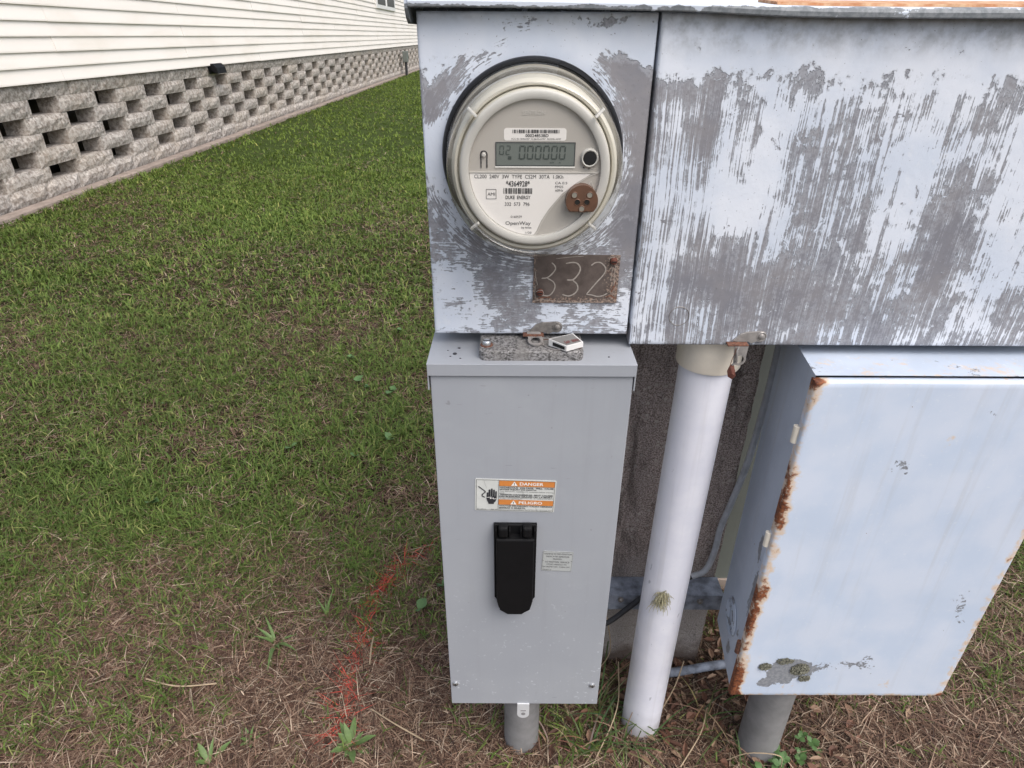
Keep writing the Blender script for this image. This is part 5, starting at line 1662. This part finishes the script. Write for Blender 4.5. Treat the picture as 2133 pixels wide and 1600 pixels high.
# loose brown leaf litter round the pipes
def litter():
    n = 900
    x = rng.normal(0.33, 0.17, n); y = rng.normal(0.80, 0.13, n)
    k = (~blocked(x, y)) & (y > 0.5) & (x > 0.05) & (x < 0.9)
    x, y = x[k], y[k]
    z = gz(x, y)
    V, Fc, C = [], [], []
    pal = [(0.15, 0.075, 0.05), (0.10, 0.05, 0.035), (0.22, 0.135, 0.09), (0.28, 0.19, 0.13)]
    for a, b, c in zip(x, y, z):
        L, W_ = random.uniform(0.006, 0.015), random.uniform(0.003, 0.007)
        t, tl, ro = random.uniform(0, 2 * PI), random.uniform(-0.5, 0.5), random.uniform(-0.8, 0.8)
        h = c + random.uniform(0.006, 0.022)
        ct, s_ = math.cos(t), math.sin(t)
        k0 = len(V)
        for u, v, w_ in ((-L, 0, 0), (-L * .3, -W_, .003), (L * .4, -W_ * .8, .003), (L, 0, 0.001), (L * .4, W_ * .8, .003), (-L * .3, W_, .003), (0, 0, -0.0005)):
            zz = w_ + u * tl * .6 + v * ro * .6
            V.append((a + u * ct - v * s_, b + u * s_ + v * ct, max(h + zz, c + 0.002)))
        Fc += [(k0 + i, k0 + (i + 1) % 6, k0 + 6) for i in range(6)]
        C += [(*random.choice(pal), 1)] * 7
    ob = obj_pd('leaf_litter', V, Fc, 'thatch')
    at = ob.data.attributes.new('blade_colour', 'FLOAT_COLOR', 'POINT')
    at.data.foreach_set('color', np.array(C, dtype=np.float32).reshape(-1))
    tag(ob, 'crumbled brown leaf litter on the ground round the pipes', 'leaf litter', kind='stuff')
litter()

# ------------------------------------------------------------------ single weeds, tufts and stems
def leaf_mesh(L, W_, wide=0.62, cup=0.12, droop=0.25, n=7):
    """one leaf along +x from its stalk, rising and drooping"""
    V, Fc = [], []
    for i in range(n):
        t = i / (n - 1)
        w = W_ * math.sin(PI * t ** wide) if 0 < i < n - 1 else W_ * 0.06
        x = L * t
        z = L * (0.45 * t - (0.45 * droop * 2 + 0.1) * t * t)
        V += [(x, -w, z + w * cup * 3), (x, 0, z), (x, w, z + w * cup * 3)]
    for i in range(n - 1):
        a = 3 * i
        Fc += [(a, a + 3, a + 4, a + 1), (a + 1, a + 4, a + 5, a + 2)]
    me = bpy.data.meshes.new('leaf')
    me.from_pydata(V, [], Fc); me.update()
    me.polygons.foreach_set('use_smooth', [True] * len(me.polygons))
    return me
def weed(x, y, leaves, label, mat='leaf', name='weed', cat='weed', group=None, meshes=None, z=0.004):
    e = thing(name, (x, y, ground_z(x, y) + z), label, cat, group)
    for me, az, el, sc in leaves:
        o = bpy.data.objects.new('leaf', me)
        COL.objects.link(o); o.parent = e
        o.rotation_euler = (0, -el, az)
        o.scale = (sc,) * 3
    return e
lf = [leaf_mesh(0.042, 0.0048, 1.25), leaf_mesh(0.036, 0.0056, 1.35), leaf_mesh(0.050, 0.0040, 1.0)]
rd = [leaf_mesh(0.018, 0.008, 0.9, 0.05, 0.15), leaf_mesh(0.014, 0.0065, 0.9, 0.05, 0.1)]
bl = [leaf_mesh(0.085, 0.0042, 0.6, 0.2, 0.3), leaf_mesh(0.065, 0.0050, 0.6, 0.2, 0.2)]
for me in lf + bl: me.materials.append(M['leaf'])
for me in rd: me.materials.append(M['leaf_dark'])
R_ = random.Random(4)
weed(-0.278, 0.655, [(R_.choice(lf[:2]), i * 2 * PI / 13 + R_.uniform(-.3, .3), R_.uniform(-0.05, 1.0), R_.uniform(0.6, 1.25)) for i in range(13)],
     'rosette weed of pale green spoon shaped leaves at the end of the red paint line')
weed(-0.484, 0.874, [(R_.choice(bl), a, R_.uniform(0.2, 0.7), R_.uniform(0.7, 1.1)) for a in (2.2, 2.7, 3.3, 0.2, -0.6, 4.9, 5.3)],
     'coarse broad bladed grass weed sprouting from dry brown thatch')
weed(-0.395, 0.94, [(R_.choice(bl), a, R_.uniform(0.5, 1.0), R_.uniform(0.5, 0.8)) for a in (1.2, 1.9, 2.5, 4.4)],
     'small upright broad bladed grass sprig beside the straw stem')
weed(-0.46, 0.665, [(R_.choice(lf), a, R_.uniform(0.2, 0.9), R_.uniform(0.5, 0.85)) for a in (0.4, 1.3, 2.2, 3.3, 4.1, 5.2)],
     'low leafy weed with narrow leaves in dry thatch left of the rosette weed')
weed(-0.515, 0.625, [(R_.choice(lf), a, R_.uniform(0.2, 0.8), R_.uniform(0.8, 1.2)) for a in (0.9, 1.6, 2.4, 3.6)],
     'narrow leaved weed with one long dark blade in brown grass')
def clover(x, y, n, spread, label, group):
    L_ = []
    e = thing('clover', (x, y, ground_z(x, y)), label, 'clover', group)
    for i in range(n):
        a, r_ = R_.uniform(0, 2 * PI), spread * math.sqrt(R_.random())
        cx, cy, h = r_ * math.cos(a), r_ * math.sin(a), R_.uniform(0.012, 0.034)
        st_ = bpy.data.objects.new('stem', None)
        az = R_.uniform(0, 2 * PI)
        bm = bmesh.new()
        tube_bm(bm, [(0, 0, -h - 0.004), (0, 0, 0)], 0.0005, 4)
        me = bpy.data.meshes.new('stem'); bm.to_mesh(me); bm.free(); me.materials.append(M['leaf'])
        st_ = bpy.data.objects.new('stem', me)
        COL.objects.link(st_); st_.parent = e; st_.location = (cx, cy, h)
        for k in range(3):
            o = bpy.data.objects.new('leaf', R_.choice(rd))
            COL.objects.link(o); o.parent = st_
            o.rotation_euler = (R_.uniform(-.2, .2), -R_.uniform(-0.2, 0.25), az + k * 2.1)
            o.scale = (R_.uniform(0.55, 0.85),) * 3
clover(0.452, 0.618, 9, 0.032, 'clover patch at the foot of the grey conduit under the rusty box', None)
clover(0.515, 0.655, 8, 0.030, 'clover patch in leaf litter beside the grey conduit of the rusty box', None)
LAWN = [(-0.555, 1.97), (-0.50, 1.93), (-0.46, 1.51), (-0.66, 1.55), (-0.42, 1.90), (-0.37, 1.60), (-0.62, 2.15), (-0.155, 1.02), (-0.20, 0.95), (-0.47, 2.4), (-0.95, 1.3), (-1.15, 1.8)]
for x, y in LAWN:
    n_ = R_.randint(2, 4)
    weed(x, y, [(R_.choice(rd), R_.uniform(0, 6.28), R_.uniform(-0.1, 0.5), R_.uniform(1.0, 1.7)) for _ in range(n_)],
         'small round leaved weed between the red paint line and the breaker box' if (x > -0.22) else 'small round leaved weed growing in the mown lawn', name='lawn_weed', group='small weeds in the lawn', z=0.022)

def tuft(x, y, n, Lmin, Lmax, spread, label, seed, lean=None, dead=0.25):
    rr = random.Random(seed)
    V, Fc, C = [], [], []
    z0 = ground_z(x, y)
    for i in range(n):
        az = rr.uniform(0, 2 * PI) if lean is None else rr.gauss(lean, 0.9)
        L, w = rr.uniform(Lmin, Lmax), rr.uniform(0.0009, 0.0020)
        bx_, by = x + rr.gauss(0, spread), y + rr.gauss(0, spread)
        out, ri = rr.uniform(0.25, 0.85), rr.uniform(0.5, 0.95)
        col = (0.085, 0.135, 0.045) if rr.random() > dead else (0.30, 0.22, 0.145)
        col = tuple(c * rr.uniform(0.75, 1.25) for c in col)
        k0 = len(V)
        S_ = 6
        sx, sy = -math.sin(az), math.cos(az)
        for j in range(S_ + 1):
            t = j / S_
            hx = L * out * t * (0.55 + 0.45 * t)
            hz = L * ri * (t - 0.55 * t * t * (0.6 + out))
            ww = w * (1 - t) ** 0.6 + 0.0001
            px, py = bx_ + math.cos(az) * hx, by + math.sin(az) * hx
            V += [(px - sx * ww, py - sy * ww, z0 + max(hz, 0.0)), (px + sx * ww, py + sy * ww, z0 + max(hz, 0.0))]
            C += [(*col, 1)] * 2
        for j in range(S_):
            a = k0 + 2 * j
            Fc.append((a, a + 1, a + 3, a + 2))
    ob = obj_pd('grass_tuft', V, Fc, 'grass', None, (x, y, z0))
    at = ob.data.attributes.new('blade_colour', 'FLOAT_COLOR', 'POINT')
    at.data.foreach_set('color', np.array(C, dtype=np.float32).reshape(-1))
    tag(ob, label, 'grass tuft', 'grass tufts round the pipes')
tuft(0.150, 0.645, 34, 0.09, 0.20, 0.022, 'long bladed green grass tuft between the breaker conduit and the white pipe', 1)
tuft(0.205, 0.665, 24, 0.10, 0.22, 0.014, 'long bladed green grass tuft against the foot of the white pipe', 2)
tuft(0.165, 0.74, 16, 0.12, 0.26, 0.015, 'sparse tall grass tuft leaning across the white pipe', 3, lean=0.2, dead=0.5)
tuft(0.360, 0.71, 18, 0.08, 0.17, 0.022, 'thin grass tuft below the rusty corner of the pale box', 5, dead=0.4)
tuft(0.405, 0.640, 9, 0.06, 0.12, 0.012, 'short grass tuft touching the conduit of the rusty box', 6)
tuft(0.395, 0.985, 14, 0.08, 0.17, 0.012, 'grass tuft growing between the concrete post and the grey green pedestal', 8, dead=0.2)
tuft(0.07, 0.665, 14, 0.07, 0.15, 0.014, 'dry grass tuft right beside the breaker box conduit', 9, dead=0.85)

def stem(pts, r, label):
    o = tube('dry_stem', catmull(pts, 6), r, 'straw', None, 5, org=pts[0])
    tag(o, label, 'stem', 'dry stems on the ground')
stem([(-0.281, 0.875, 0.020), (-0.279, 0.845, 0.026), (-0.276, 0.810, 0.021)], 0.0016, 'short cut straw stem standing out beside the red paint line')
stem([(-0.255, 0.72, 0.016), (-0.21, 0.69, 0.022), (-0.15, 0.66, 0.018)], 0.0012, 'long straw stem lying between the rosette weed and the breaker box')
stem([(0.165, 0.80, 0.01), (0.185, 0.785, 0.09), (0.176, 0.780, 0.17), (0.160, 0.778, 0.235)], 0.0009, 'tall dry stem rising before the foot of the concrete post')
stem([(0.14, 0.62, 0.012), (0.19, 0.70, 0.05), (0.20, 0.77, 0.085)], 0.0011, 'dry stem slanting behind the white pipe')
stem([(0.26, 0.70, 0.012), (0.30, 0.74, 0.05), (0.325, 0.78, 0.075)], 0.0011, 'dry stem slanting from the white pipe to the concrete post')
stem([(0.37, 0.63, 0.016), (0.40, 0.622, 0.05), (0.445, 0.612, 0.06), (0.455, 0.612, 0.03)], 0.0009, 'bent dry stem crossing the conduit of the rusty box')
stem([(0.29, 0.62, 0.012), (0.335, 0.67, 0.028), (0.36, 0.72, 0.022)], 0.0012, 'straight dry stem lying between the white pipe and the rusty box')
stem([(-0.70, 0.78, 0.015), (-0.63, 0.76, 0.022), (-0.56, 0.77, 0.016)], 0.0013, 'pale straw stem lying in brown thatch away from the boxes')
